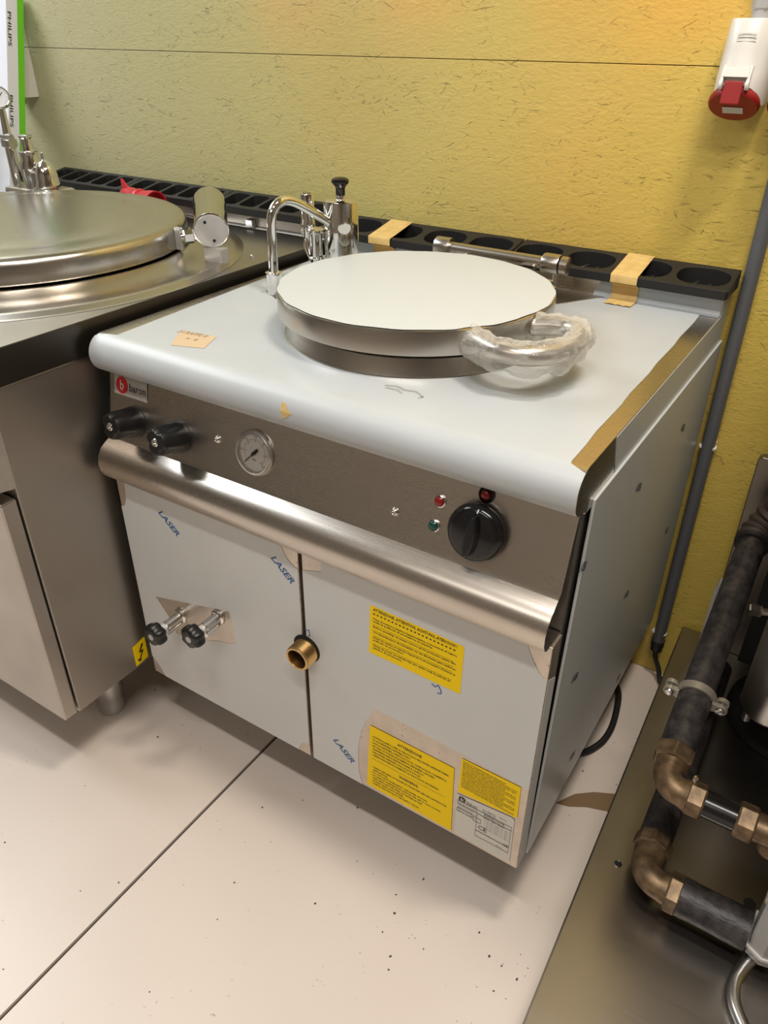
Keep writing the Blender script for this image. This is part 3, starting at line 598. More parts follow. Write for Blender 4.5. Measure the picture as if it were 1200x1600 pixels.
obj('logo', sheet(B(), [circ(0.6985, 0.0965, 0.0062, 30)], 0.0003, on_front(-0.0012)), 'dark_print', s4, smooth=False)
obj('lettering', text_mesh([ln('b', 0.6985, 0.0932, 0.0095, 'CENTER')], FX, FY, (0, -0.0017, 0), 0.01), 'white_print', s4, smooth=False)
tl = [ln('baron', 0.707, 0.0925, 0.009, wd=0.017), ln('Dpt. BARON', 0.7335, 0.0965, 0.0042, wd=0.022), ln('Via  DEL BOSCO  36/38', 0.7335, 0.0925, 0.0026, wd=0.022), ln('MADE IN ITALY', 0.762, 0.0985, 0.003, wd=0.012),
      ln('BXPRZS1000TB', 0.737, 0.0855, 0.0066, wd=0.034), ln('MATR. 19B01 1006421', 0.737, 0.0795, 0.0042, wd=0.034), ln('CE', 0.7285, 0.0480, 0.0145, wd=0.0155), ln('CE', 0.7725, 0.040, 0.0085, wd=0.009), ln('0085', 0.745, 0.042, 0.003), ln('Cat. II', 0.762, 0.031, 0.0034)]
for k in range(6): tl.append(ln('modello / type / typ  power kW  gas mbar', 0.692, 0.0885 - 0.0044 * k, 0.0026, wd=0.034 if k != 2 else 0.026))
for k in range(5): tl.append(ln('V ~ 230   kW 21   Hz 50/60   A 0.1   IPX4   nr', 0.7385, 0.0745 - 0.0048 * k, 0.0030, wd=0.043))
obj('lettering', text_mesh(tl, FX, FY, (0, -0.0013, 0), 0.012, 1), 'dark_print', s4, smooth=False)
bm = B()
def fr(x0, x1, z0, z1, w_=0.0004):
    for a in ((x0, x1, z0, z0 + w_), (x0, x1, z1 - w_, z1), (x0, x0 + w_, z0, z1), (x1 - w_, x1, z0, z1)): box(bm, a[0], a[1], -0.0016, -0.0012, a[2], a[3])
fr(0.691, 0.783, 0.083, 0.0915); fr(0.691, 0.718, 0.066, 0.074); fr(0.7195, 0.733, 0.062, 0.072); fr(0.7255, 0.783, 0.0425, 0.083); fr(0.7255, 0.783, 0.029, 0.0425)
obj('printed_frame', bm, 'dark_print', s4, smooth=False)

# ================================================================ things lying on or stuck to the main unit
def ribbon(bm, cl, width, wdir, t=0.0004, jag=0.0):
    """thin strip following cl, wide along wdir"""
    W = Vector(wdir).normalized(); P = [Vector(p) for p in cl]; rows_ = []
    for i, p in enumerate(P):
        d = (P[min(i + 1, len(P) - 1)] - P[max(i - 1, 0)]).normalized(); nn = d.cross(W).normalized()
        if nn.z < -0.01 or (abs(nn.z) <= 0.01 and nn.y > 0): nn = -nn
        n_ = 8; rows_.append([(bm.verts.new(p + W * width * (k / n_ - 0.5) + d * (jag * math.sin(k * 2.4) if i in (0, len(P) - 1) else 0)), bm.verts.new(p + W * width * (k / n_ - 0.5) + nn * t)) for k in range(n_ + 1)])
    for p, q in zip(rows_, rows_[1:]):
        for k in range(len(p) - 1):
            bm.faces.new((p[k][0], p[k + 1][0], q[k + 1][0], q[k][0])); bm.faces.new((p[k][1], q[k][1], q[k + 1][1], p[k + 1][1]))
        bm.faces.new((p[0][0], q[0][0], q[0][1], p[0][1])); bm.faces.new((p[-1][0], p[-1][1], q[-1][1], q[-1][0]))
    for r_ in (rows_[0], rows_[-1]):
        for k in range(len(r_) - 1): bm.faces.new((r_[k][0], r_[k][1], r_[k + 1][1], r_[k + 1][0]))
    return bm
def tape_path(x, yend, zt=0.7632):
    return [(x, 0.7225, 0.7690), (x, 0.70, 0.7646), (x, 0.655, 0.7558), (x, 0.6345, 0.7522), (x, 0.6325, 0.7505), (x, 0.6325, 0.738), (x, 0.642, 0.7335), (x, 0.6533, 0.728), (x, 0.6535, 0.711), (x, 0.648, 0.7052), (x, yend + 0.01, 0.7046), (x, yend, 0.7050)]
tag(obj('tape_strip', ribbon(B(), tape_path(0.634, 0.617), 0.047, (1, 0.0, 0), 0.0006, 0.002), 'tape', ang=60), 'ochre masking tape over the black grate right of the lid, reaching onto the worktop', 'tape')
tag(obj('tape_strip', ribbon(B(), tape_path(0.128, 0.628), 0.052, (1, 0.0, 0), 0.0006, 0.002), 'tape', ang=60), 'ochre masking tape over the black grate just right of the chrome safety valve', 'tape')
def noseY(z): return 0.029 - 0.0318 * math.sqrt(max(0, 1 - ((z - 0.6720) / 0.0318) ** 2))
tag(obj('tape_scrap', sheet(B(), [[(0.3860, 0.688), (0.3925, 0.687), (0.3955, 0.681), (0.4035, 0.676), (0.396, 0.670), (0.388, 0.665), (0.3855, 0.676)]], 0.0004, lambda u, v, d: Vector((u, noseY(v) - d, v))), 'tape', smooth=False), 'tiny torn ochre tape scrap on the rounded front edge of the worktop', 'tape')
nt = thing('paper_note', 'small tan paper label with faint handwriting on the white worktop', 'paper note', (0.145, 0.078, 0.704))
obj('paper', sheet(B(), [[(0.104, 0.096), (0.111, 0.102), (0.170, 0.108), (0.190, 0.060), (0.139, 0.043)]], 0.0004, on_top(0.7038)), 'note', nt, smooth=False)
obj('handwriting', text_mesh([ln('31.RAFFE II', 0.108, 0.081, 0.016, wd=0.058, sh=0.3), ln('x  6', 0.138, 0.062, 0.014, sh=0.3)], (0.97, 0.10, 0), (-0.25, 0.97, 0), (0.018, 0.0, 0.7044)), 'pencil', nt, smooth=False)
for cl_ in ([(0.505, 0.088), (0.518, 0.092), (0.530, 0.086), (0.545, 0.088), (0.560, 0.078)], [(0.512, 0.081), (0.524, 0.083), (0.536, 0.076)]):
    pass
sm = B()
for cl_ in ([(0.490, 0.093), (0.505, 0.099), (0.520, 0.094), (0.536, 0.098), (0.552, 0.087), (0.548, 0.082)], [(0.495, 0.087), (0.512, 0.089), (0.522, 0.083)]):
    ribbon(sm, [(x, y, 0.7038) for x, y in cl_], 0.004, (0, 1, 0), 0.0002)
obj('scuff_mark', sm, 'scuff', pan, smooth=False)
# plastic bag wrapped round the handle
def bag():
    bm = B(); P = smooth_path([(0.570, 0.184, 0.756)] + HP[1:-1] + [(0.620, 0.286, 0.756)], 9); n = 26; a, u, v = frame(P[1] - P[0]); rings = []
    for i, p in enumerate(P):
        d = (P[min(i + 1, len(P) - 1)] - P[max(i - 1, 0)]).normalized(); u = Vector((0, 0, 1)); u = (u - d * u.dot(d)).normalized(); v = d.cross(u); r_ = []
        for k in range(n):
            t = 2 * PI * k / n; dirv = u * math.cos(t) + v * math.sin(t)
            q = p + dirv * 0.02
            r = 0.0180 + 0.0045 * noise.noise(q * 48) + 0.002 * noise.noise(q * 120) + 0.0012 * math.sin(t * 7 + i * 0.4)
            if dirv.z < -0.2: r += 0.010 * (-dirv.z) * (0.7 + noise.noise(q * 30))
            r = max(r, 0.0148); q = p + dirv * r; q.z = max(q.z, 0.7055); r_.append(bm.verts.new(q))
        rings.append(r_)
    for p, q in zip(rings, rings[1:]):
        for k in range(n): bm.faces.new((p[k], p[(k + 1) % n], q[(k + 1) % n], q[k]))
    return bm
tag(obj('plastic_bag', bag(), 'bag', ang=25), 'crumpled clear plastic bag wrapped around the curved lid handle', 'plastic bag')

# ================================================================ LEFT UNIT
le = thing('boiling_pan', 'larger bare steel boiling pan unit with domed lid at left edge', 'cooking kettle', (-0.47, 0.27, FZ))
SX = -0.022
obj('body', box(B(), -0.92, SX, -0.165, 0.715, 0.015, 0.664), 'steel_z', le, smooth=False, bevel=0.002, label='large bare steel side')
d1 = obj('door', box(B(), -0.465, SX - 0.001, -0.196, -0.168, 0.017, 0.486), 'steel_dirty', le, smooth=False, bevel=0.003)
obj('door', box(B(), -0.918, -0.472, -0.196, -0.168, 0.017, 0.486), 'steel_dirty', le, smooth=False, bevel=0.003)
lip2 = [(-0.135 , 0.66), (-0.188, 0.60), (-0.196, 0.508), (-0.168, 0.503), (-0.13, 0.503)]
obj('control_panel', prism_x(B(), lip2, -0.92, SX - 0.001), 'steel', le, smooth=False)
nose2 = [(-0.185 + 0.0275 * math.cos(a), 0.6935 + 0.0275 * math.sin(a)) for a in [PI / 2 + PI * k / 12 for k in range(13)]]
obj('worktop', prism_x(B(), [(0.71, 0.752), (0.664, 0.752), (0.662, 0.75), (0.660, 0.728), (0.656, 0.7225), (0.648, 0.721)] + nose2 + [(0.71, 0.6655)], -0.925, SX + 0.003), 'steel_left', le, ang=30)
obj('skirt_shade_strip', box(B(), SX + 0.0032, SX + 0.0048, -0.17, 0.71, 0.666, 0.7200), 'skirt', le, smooth=False)  # dark gap reflected in the worktop side, put in as a dark strip
for (x, y) in ((-0.140, -0.028), (-0.80, -0.028), (-0.135, 0.60), (-0.80, 0.60)):
    obj('leg', lathe(B(), [(0.0365, 0.176), (0.0335, 0.05), (0.0315, 0.047), (0.0305, 0.012), (0.0280, 0.0), (0.004, 0.0)], (x, y, FZ), (0, 0, 1), 28), 'satin', le)
Lc = Vector((-0.462, 0.215, 0))
obj('pot_ring', lathe(B(), [(0.445, 0.7215), (0.438, 0.7225), (0.430, 0.7275), (0.420, 0.7290), (0.405, 0.7262), (0.385, 0.7270), (0.365, 0.7325), (0.350, 0.7410), (0.343, 0.7425), (0.337, 0.7405), (0.334, 0.734), (0.300, 0.734)], Lc, (0, 0, 1), 128), 'steel_round', le)
ld = obj('lid', lathe(B(), [(0.30, 0.7435), (0.330, 0.7432), (0.3345, 0.7455), (0.335, 0.748), (0.335, 0.775), (0.3325, 0.783), (0.327, 0.7875), (0.318, 0.7895), (0.290, 0.7905), (0.276, 0.7895), (0.268, 0.7885), (0.256, 0.7905), (0.20, 0.7935), (0.08, 0.7955), (0.0005, 0.796)], Lc, (0, 0, 1), 128), 'steel_lid', le, label='wide domed steel lid with pressed rim')
# spring hinge cylinder
A0 = Vector((-0.080, 0.372, 0.785)); A1 = Vector((-0.172, 0.468, 0.812)); ad = (A1 - A0).normalized(); CL = (A1 - A0).length
hc = obj('spring_cylinder', lathe(B(), [(0.0315, 0.0), (0.0335, 0.0015), (0.0335, 0.004), (0.0325, 0.006), (0.0325, CL - 0.003), (0.030, CL)], A0, ad, 48), 'chrome', le, label='horizontal chrome hinge cylinder with flat end cap')
obj('end_cap', lathe(B(), [(0.0300, -0.0012), (0.0308, 0.0), (0.0308, 0.001)], A0, ad, 48), 'silver_paint', hc)
a_, u_, v_ = frame(ad)
for (p, q) in ((0.017, 0.010), (-0.019, -0.004)):
    c = A0 + u_ * p - v_ * q; obj('pin_hole', lathe(B(), [(0.0030, -0.0018), (0.0030, 0.0)], c, ad, 14), 'void', hc)
obj('bracket', box(B(), -0.106, -0.062, 0.372, 0.395, 0.722, 0.753), 'silver_paint', le, smooth=False, bevel=0.002)
obj('hinge_lug', box(B(), -0.155, -0.138, 0.348, 0.356, 0.745, 0.787), 'silver_paint', le, smooth=False, bevel=0.0015)
bm = B(); cyl(bm, (-0.140, 0.35, 0.770), (-0.112, 0.385, 0.772), 0.010, 20); obj('hinge_pin', bm, 'chrome', le)
obj('nut', hexnut(B(), (-0.135, 0.352, 0.770), (-0.122, 0.368, 0.771), 0.013), 'chrome', le, smooth=False)
obj('bolt', cyl(B(), (-0.028, 0.42, 0.735), (-0.024, 0.42, 0.735), 0.004, 12), 'chrome', le)
obj('clip_box', box(B(), -0.245, -0.225, 0.648, 0.660, 0.727, 0.742), 'satin', le, smooth=False, bevel=0.001)
# grates with narrow cells along the back
for x0 in (-0.955, -0.645, -0.335):
    grate(x0, x0 + 0.307, [x0 + 0.038 + 0.0578 * k for k in range(5)], le, 0.754, hz=0.026, rx=0.0245, ry=0.032, sq=5)
# hazard sticker on the side
hz_ = obj('hazard_sticker', sheet(B(), [[(-0.026, 0.020), (0.006, 0.024), (0.006, 0.076), (-0.026, 0.070)]], 0.0004, lambda u, v, d: Vector((SX + 0.0003 + d, u, v))), 'yellow', le, smooth=False)
obj('lightning_sign', sheet(B(), [[(p + 0.0105, q) for p, q in [(-0.015, 0.066), (-0.025, 0.048), (-0.018, 0.047), (-0.027, 0.031), (-0.0275, 0.036), (-0.031, 0.033), (-0.026, 0.0255), (-0.0195, 0.031), (-0.0235, 0.032), (-0.012, 0.0495), (-0.019, 0.0505), (-0.0105, 0.064)]]], 0.0003, lambda u, v, d: Vector((SX + 0.0009 + d, u, v))), 'ink', hz_, smooth=False)
# valve group at the back left
vp = obj('valve_plate', box(B(), -0.865, -0.705, 0.470, 0.560, 0.723, 0.778), 'steel', le, smooth=False, bevel=0.008)
vd = obj('relief_valve', lathe(B(), [(0.025, 0.778), (0.025, 0.782), (0.028, 0.784), (0.028, 0.792), (0.0265, 0.795), (0.026, 0.808), (0.0225, 0.824), (0.016, 0.836), (0.008, 0.842), (0.0035, 0.844), (0.0035, 0.858), (0.001, 0.8595)], (-0.735, 0.505, 0), (0, 0, 1), 36), 'chrome', le)
vb = obj('safety_valve', lathe(B(), [(0.024, 0.778), (0.024, 0.80), (0.026, 0.805), (0.026, 0.815), (0.0275, 0.82), (0.0275, 0.828), (0.020, 0.842), (0.0215, 0.855), (0.0215, 0.857), (0.0135, 0.858), (0.0125, 0.86), (0.0120, 0.885), (0.0150, 0.888), (0.0150, 0.8915), (0.0100, 0.8935), (0.001, 0.8938)], (-0.785, 0.505, 0), (0, 0, 1), 36), 'chrome', le)
gs = obj('gauge_pipe', tube(B(), [(-0.845, 0.50, 0.778), (-0.845, 0.50, 0.858), (-0.845, 0.50, 0.90), (-0.843, 0.50, 0.948)], 0.011, 20, rf=lambda i, k, p: (0.0125, 0.0125, 0.009, 0.007)[i]), 'chrome', le)
obj('tap_lever', (lambda b: (cyl(b, (-0.885, 0.495, 0.886), (-0.823, 0.495, 0.886), 0.007, 14), hexnut(b, (-0.860, 0.50, 0.872), (-0.830, 0.50, 0.872), 0.015), b)[2])(B()), 'satin', gs)
GN = Vector((0.72, -0.66, 0.20)).normalized(); gc = Vector((-0.832, 0.492, 0.970))
gg = obj('pressure_gauge', lathe(B(), [(0.0225, -0.018), (0.0235, -0.016), (0.0235, 0.0), (0.0225, 0.0015), (0.0210, 0.0012), (0.0205, -0.001), (0.001, -0.001)], gc, GN, 44), 'chrome', le)
obj('dial', lathe(B(), [(0.0203, -0.0009), (0.0203, -0.0004), (0.0004, -0.0004)], gc, GN, 40), 'carton', gg)
ag, ug, vg = frame(GN)
bm = B(); PNs = PN; PN = GN; bar(bm, gc + ug * 0.010 - vg * 0.0085, gc - ug * 0.006 + vg * 0.005, 0.0016, 0.0004)
for k in range(13):
    t = math.radians(-135 + 22.5 * k); e = ug * math.cos(t) + vg * math.sin(t); bar(bm, gc + e * 0.0155, gc + e * 0.018, 0.0006, 0.0002)
PN = PNs
obj('needle', bm, 'ink', gg, smooth=False)

# red plug resting behind the left lid
rp = thing('power_plug', 'bright red industrial power plug lying behind the large domed lid', 'plug', (-0.40, 0.60, 0.7225))
pa = Vector((-0.455, 0.580, 0.760)); pb = Vector((-0.575, 0.600, 0.765)); pdv = (pa - pb).normalized(); L_ = (pa - pb).length
obj('housing', lathe(B(), [(0.016, -0.005), (0.021, 0.0), (0.0235, 0.02), (0.0225, 0.045), (0.026, 0.055), (0.0255, 0.062), (0.022, 0.066), (0.0285, 0.095), (0.0310, L_), (0.0285, L_), (0.0265, L_ - 0.03), (0.001, L_ - 0.03)], pb, pdv, 36), 'bright_red', rp)
a2, u2, v2 = frame(pdv)
for (p, q) in ((0.010, 0.006), (-0.006, 0.011), (-0.010, -0.008), (0.004, -0.012)):
    obj('pin', cyl(B(), pb + pdv * (L_ - 0.03) + u2 * p + v2 * q, pb + pdv * (L_ - 0.004) + u2 * p + v2 * q, 0.0027, 10), 'chrome', rp)
bm = B(); sheet(bm, [[(-0.012, 0.0), (0.020, 0.002), (0.006, 0.008), (-0.012, 0.020)]], 0.006, lambda u, v, d: pb + pdv * u + Vector((0, 0, 0.018 + v)) + Vector((0.3, 1, 0)).normalized() * (d - 0.003))
obj('latch_fin', bm, 'bright_red', rp, smooth=False, bevel=0.001)

# ================================================================ wall fittings
def socket(x, label):
    t = thing('wall_socket', label, 'socket', (x, WY, 1.00), 'white industrial sockets on the yellow wall')
    # body: rounded section, slightly wider towards the bottom, slanting outwards
    bm = B(); rings_ = []
    for (z, hw, dp) in ((None, 0.0368, 0.088), (1.052, 0.0368, 0.086), (1.06, 0.0365, 0.083), (1.09, 0.0355, 0.076), (1.1235, 0.034, 0.070), (1.1265, 0.0325, 0.068)):
        r_ = [(-hw, WY - 0.0005)]
        for k in range(17):
            a = PI * k / 16; c_, s_ = math.cos(a), math.sin(a); r_.append((-hw * math.copysign(abs(c_) ** 0.7, c_), WY - 0.02 - (dp - 0.02) * abs(s_) ** 0.75))
        r_.append((hw, WY - 0.0005)); rings_.append([bm.verts.new((x + p[0], p[1], z if z else max(1.014, 1.0225 + (WY - 0.057 - p[1]) * 0.675))) for p in r_])
    for p, q in zip(rings_, rings_[1:]):
        for k in range(len(p)): bm.faces.new((p[k], p[(k + 1) % len(p)], q[(k + 1) % len(p)], q[k]))
    bm.faces.new(rings_[0]); bm.faces.new(rings_[-1][::-1])
    obj('housing', bm, 'white_plastic', t, ang=50)
    nn = Vector((0, -0.56, -0.83)).normalized(); cc = Vector((x, WY - 0.057, 1.021))
    cp = obj('cap', lathe(B(), [(0.033, -0.004), (0.0365, 0.0), (0.0375, 0.003), (0.0375, 0.008), (0.0355, 0.0110), (0.001, 0.0118)], cc, nn, 48), 'red_plastic', t, label='hinged red round cap')
    an = Vector((0, -0.91, 0.42)).normalized()
    sheet(bmx := B(), [[(-0.0135, -0.014), (0.0135, -0.014), (0.0135, 0.016), (-0.0135, 0.016)]], 0.004, lambda u, v, d: Vector((x + u, WY - 0.091 - d * 1.0 + (-0.004 if v < 0 else 0.002), 1.032 + v)))
    obj('hinge_flap', bmx, 'red_plastic', cp, smooth=False, bevel=0.0015)
    obj('sticker', sheet(B(), [[(-0.015, -0.008), (0.015, -0.008), (0.015, 0.008), (-0.015, 0.008)]], 0.0004, lambda u, v, d: cc + Vector((u, 0, 0)) + Vector((0, -0.83, 0.56)) * (v - 0.006) + nn * (0.0122 + d)), 'label', cp, smooth=False)
    bm = B()
    for sx in (-1, 1): 
        lathe(bm, [(0.007, -0.0025), (0.007, 0.0025)], (x + sx * 0.0185, WY - 0.090, 1.043), (1, 0, 0), 16)
        sheet(bm, [[(WY - 0.097, 1.043), (WY - 0.083, 1.043), (WY - 0.078, 1.068), (WY - 0.084, 1.068)]], 0.004, lambda u, v, d: Vector((x + sx * 0.0185 - 0.002 + d, u, v)))
    sheet(bm, [[(-0.0185, 1.053), (0.0185, 1.053), (0.0165, 1.067), (0.0, 1.0635), (-0.0165, 1.067)]], 0.004, lambda u, v, d: Vector((x + u, WY - 0.084 - d - (1.067 - v) * 0.35, v)))
    obj('hinge_bracket', bm, 'white_plastic', t, smooth=False, bevel=0.0008)
    for sx in (-1, 1): obj('screw', lathe(B(), [(0.0055, -0.001), (0.0055, 0.0015), (0.003, 0.0015), (0.0028, 0.0), (0.0003, 0.0)], (x + sx * 0.0335, WY - 0.040, 1.073), (sx * 0.9, -0.5, 0), 16), 'gland', t)
    bm = B()
    for k in range(3): box(bm, x - 0.012, x + 0.014, WY - 0.0748, WY - 0.0735, 1.098 + 0.005 * k, 1.0984 + 0.005 * k)
    obj('embossed_mark', bm, 'white_plastic', t, smooth=False)
    gl = obj('cable_gland', (lambda b: (hexnut(b, (x + 0.006, WY - 0.036, 1.137), (x + 0.006, WY - 0.036, 1.154), 0.0165), cyl(b, (x + 0.006, WY - 0.036, 1.1262), (x + 0.006, WY - 0.036, 1.137), 0.0135, 24), cyl(b, (x + 0.006, WY - 0.036, 1.154), (x + 0.006, WY - 0.036, 1.166), 0.0135, 24, 0.009), b)[3])(B()), 'gland', t, ang=30)
    tube(bmt := B(), smooth_path([(x + 0.006, WY - 0.036, 1.164), (x + 0.006, WY - 0.034, 1.25), (x + 0.006, WY - 0.015, 1.33), (x + 0.006, WY - 0.012, 1.9)], 5), 0.0075, 14)
    obj('cable', bmt, 'gland', t)
    return t
socket(0.741, 'white wall socket with red round cap, fully in view at upper right')
socket(0.826, 'white wall socket with red cap, cut off by the right frame edge')
t3 = socket(-1.068, 'white and red wall socket half hidden behind the green-edged carton')
for o in t3.children: o.location.z -= 0.064
# grey conduit down the wall
cd = thing('conduit', 'grey plastic conduit running down the yellow wall beside the centre unit', 'conduit', (0.8235, 0.71, 0.0))
obj('pipe', cyl(B(), (0.826, 0.723, -0.055), (0.8215, 0.723, 1.014), 0.0125, 28), 'pipe_grey', cd)
obj('end_fitting', lathe(B(), [(0.0145, 0.0), (0.0145, -0.016), (0.013, -0.018), (0.013, -0.028), (0.008, -0.032)], (0.826, 0.723, -0.052), (0, 0, 1), 24), 'rubber', cd)
for z in (0.436, -0.030):
    bm = B()
    for sx in (-1, 1):
        tube(bm, [Vector((0.824 + sx * 0.0135 * math.cos(a), 0.723 - 0.0135 * math.sin(a), z)) for a in [-0.9 + 1.5 * k / 8 for k in range(9)]], 0.0030, 8)
    box(bm, 0.812, 0.836, 0.7355, WY + 0.0005, z - 0.007, z + 0.007)
    cc_ = obj('clip', bm, 'white_plastic', cd)
tag(obj('wall_cable', tube(B(), smooth_path([(0.826, 0.723, -0.075), (0.828, 0.722, -0.10), (0.842, 0.716, -0.125), (0.858, 0.70, -0.150), (0.90, 0.66, -0.154)], 6), 0.0055, 12), 'rubber'), 'thin black cable leaving the lower end of the grey conduit', 'cable')
tag(obj('floor_cable', tube(B(), smooth_path([(0.70, 0.66, -0.153), (0.755, 0.655, -0.153), (0.785, 0.62, -0.153), (0.800, 0.56, -0.153), (0.806, 0.50, -0.153), (0.798, 0.45, -0.153), (0.770, 0.405, -0.153), (0.70, 0.37, -0.153)], 7), 0.0068, 14), 'rubber'), 'thick black cable looping on the floor from under the centre unit', 'cable')
tag(obj('tape_offcut', sheet(B(), [[(0.776, 0.272), (0.800, 0.278), (0.83, 0.296), (0.93, 0.330), (0.93, 0.366), (0.875, 0.360), (0.83, 0.337), (0.80, 0.312)]], 0.0008, on_top(FZ + 0.0002)), 'brown_tape', smooth=False), 'curved brown tape offcut on the floor beside the steel plinth', 'tape')
# cartons on the far left
cb = thing('carton', 'tall slim white carton with green edge and black lettering, leaning on the wall', 'carton', (-1.03, 0.36, FZ))
cb.location.y += 0
lean = Matrix.Rotation(-0.250, 4, 'X')
def lc(p): q = lean @ Vector((p[0], p[1], p[2])); return Vector((q.x - 1.0, q.y + 0.343, q.z + FZ))
def leanbox(x0, x1, y0, y1, z0, z1):
    bm = box(B(), x0, x1, y0, y1, z0, z1)
    for v in bm.verts: v.co = lc(v.co)
    return bm
obj('sleeve', leanbox(-0.055, 0.0, 0.0, 0.047, 0.0, 1.385), 'carton', cb, smooth=False, bevel=0.001)
obj('green_edge', leanbox(-0.0552, 0.0006, 0.0300, 0.0476, 0.0005, 1.3854), 'carton_green', cb, smooth=False)
for z0 in (1.16, 1.345):
    me = text_mesh([ln('PHILIPS', 0, 0, 0.013, wd=0.075)], (0, 0, -1), (0, 1, 0), (0.0009, 0.004, z0), 0.01)
    for v in me.vertices: v.co = lc(v.co)
    obj('lettering', me, 'dark_print', cb, smooth=False)
tag(obj('small_carton', box(B(), -1.25, -1.085, 0.50, 0.55, FZ, 1.055), 'pale_blue', smooth=False, bevel=0.002), 'pale blue-white carton behind the gauge at the left frame edge', 'carton')

# ================================================================ steel plinth with pipework, right
plz = 0.0
pt = thing('steel_plinth', 'low stained steel plinth with upright back panel at lower right', 'equipment base', (1.25, 0.27, FZ))
quad = [(0.8985, -0.205), (1.75, -0.165), (1.75, 0.735), (0.866, 0.735)]
tp = obj('top_plate', sheet(B(), [quad], -0.042, on_top(0.0)), 'plinth', pt, smooth=False, bevel=0.003)
for (x, y) in ((0.96, -0.10), (1.65, -0.08), (0.96, 0.66), (1.65, 0.66)): obj('foot', cyl(B(), (x, y, FZ), (x, y, -0.040), 0.02, 20), 'satin', pt)
obj('rivet', lathe(B(), [(0.0065, 0.0), (0.0065, 0.0008), (0.005, 0.0012), (0.004, 0.0004), (0.0003, 0.0004)], (0.930, 0.095, 0), (0, 0, 1), 18), 'chrome', pt)
obj('bolt_hole', lathe(B(), [(0.0045, 0.0004), (0.0045, 0.0015), (0.0003, 0.0015)], (0.930, 0.095, 0), (0, 0, 1), 14), 'void', pt)
obj('bolt_hole', lathe(B(), [(0.009, 0.0), (0.009, 0.0006), (0.0003, 0.0006)], (1.118, 0.140, 0), (0, 0, 1), 18), 'void', pt)
obj('back_panel', sheet(B(), [[(0.918, 0.0), (1.70, 0.0), (1.70, 0.452), (0.922, 0.452), (0.916, 0.446)]], 0.02, lambda u, v, d: Vector((u, 0.70 + d, v))), 'dark_steel', pt, smooth=False, bevel=0.002)
obj('side_flange', sheet(B(), [[(0.912, 0.0), (0.926, 0.0), (0.926, 0.180), (0.922, 0.187), (0.916, 0.187), (0.912, 0.180)]], 0.03, lambda u, v, d: Vector((u, 0.65 + d, v))), 'silver_paint', pt, smooth=False)
obj('dark_void_box', box(B(), 0.992, 1.40, 0.52, 0.64, 0.13, 0.47), 'void', pt)  # black box put in for the darkness of the void beside the pipe
obj('black_disc', lathe(B(), [(0.118, 0.001), (0.120, 0.006), (0.118, 0.020), (0.10, 0.026)], (1.115, 0.560, 0), (0, 0, 1), 56), 'void', pt)  # low black disc under the canister
cy2 = obj('steel_canister', lathe(B(), [(0.046, 0.115), (0.050, 0.122), (0.050, 0.30), (0.046, 0.31), (0.02, 0.315)], (1.066, 0.44, 0), (0, 0, 1), 40), 'steel_dirty', pt)
obj('drain_stub', lathe(B(), [(0.009, 0.085), (0.009, 0.116)], (1.035, 0.43, 0), (0, 0, 1), 16), 'satin', cy2)
obj('hex_bolt', hexnut(B(), (0.985, 0.40, 0.330), (1.003, 0.405, 0.330), 0.0105), 'chrome', pt, smooth=False)
obj('bolt_shank', cyl(B(), (1.003, 0.405, 0.330), (1.06, 0.43, 0.330), 0.006, 12), 'satin', pt)
obj('shade_box', box(B(), 0.985, 1.72, 0.02, 0.66, 0.80, 1.12), 'dark_steel', pt, smooth=False, bevel=0.01, label='unseen box added above the plinth to shade the right side')  # added out-of-view box, keeps light off the plinth and right side
obj('support_column', box(B(), 1.30, 1.50, 0.35, 0.60, 0.0, 0.80), 'dark_steel', pt, smooth=False, bevel=0.004)
# pipe A
def elbow(c, r, R_, n=10):
    """bend from straight up to +x around corner c"""
    pts = [Vector((c[0], c[1], c[2] + R_))]
    for k in range(n + 1):
        a = PI / 2 * k / n; pts.append(Vector((c[0] + R_ - R_ * math.cos(a), c[1], c[2] + R_ - R_ * math.sin(a))))
    return pts
X_ = Vector((1, 0, 0)); TD = Vector((0.0, 0.615, 0.788)).normalized()
def bend(c, d, R_, n=10):
    """centre line coming down along -d to corner c and leaving along +x"""
    ctr = Vector(c) + (d + X_) * R_
    return [ctr - X_ * R_ * math.cos(PI / 2 * k / n) - d * R_ * math.sin(PI / 2 * k / n) for k in range(n + 1)]
pA = thing('insulated_pipe', 'black wrapped pipe with brass elbow and pale clamp, upper of the two', 'pipe', (0.968, 0.09, 0.215))
TD = Vector((-0.012, 0.973, 0.229)).normalized(); CA = Vector((0.960, 0.089, 0.217)); QA = CA + TD * 0.160
obj('sleeve', tube(B(), [CA + TD * (0.058 + 0.0096 * k) for k in range(11)] + [CA + TD * 0.1565], 0.026, 32, rf=lambda i, k, p: (0.0245 if i < 11 else 0.0230) + 0.0005 * noise.noise(p * 80)), 'wrap_black', pA, label='smooth lower black sleeve')
obj('straight_length', tube(B(), [CA + TD * (0.150 + 0.0128 * k) for k in range(29)], 0.026, 32, rf=lambda i, k, p: 0.0236 + 0.0012 * noise.noise(p * 60 + Vector((k * 0.7, 0, i)))), 'wrap_black', pA, label='tape-wrapped length running back to the wall')
TP = CA + TD * 0.515
obj('rubber_ring', lathe(B(), [(0.0240, -0.006), (0.0295, -0.005), (0.0305, 0.003), (0.025, 0.006)], TP, TD, 36), 'rubber', pA)
obj('wrapped_bend', tube(B(), smooth_path([TP, TP + TD * 0.025, TP + TD * 0.045 + Vector((0.012, 0, 0.02)), TP + TD * 0.05 + Vector((0.03, 0, 0.06)), TP + TD * 0.05 + Vector((0.05, 0, 0.13)), TP + TD * 0.05 + Vector((0.06, 0, 0.30))], 8), 0.033, 28, rf=lambda i, k, p: 0.0275 + 0.0022 * math.sin(i * 1.5)), 'brown_wrap', pA)
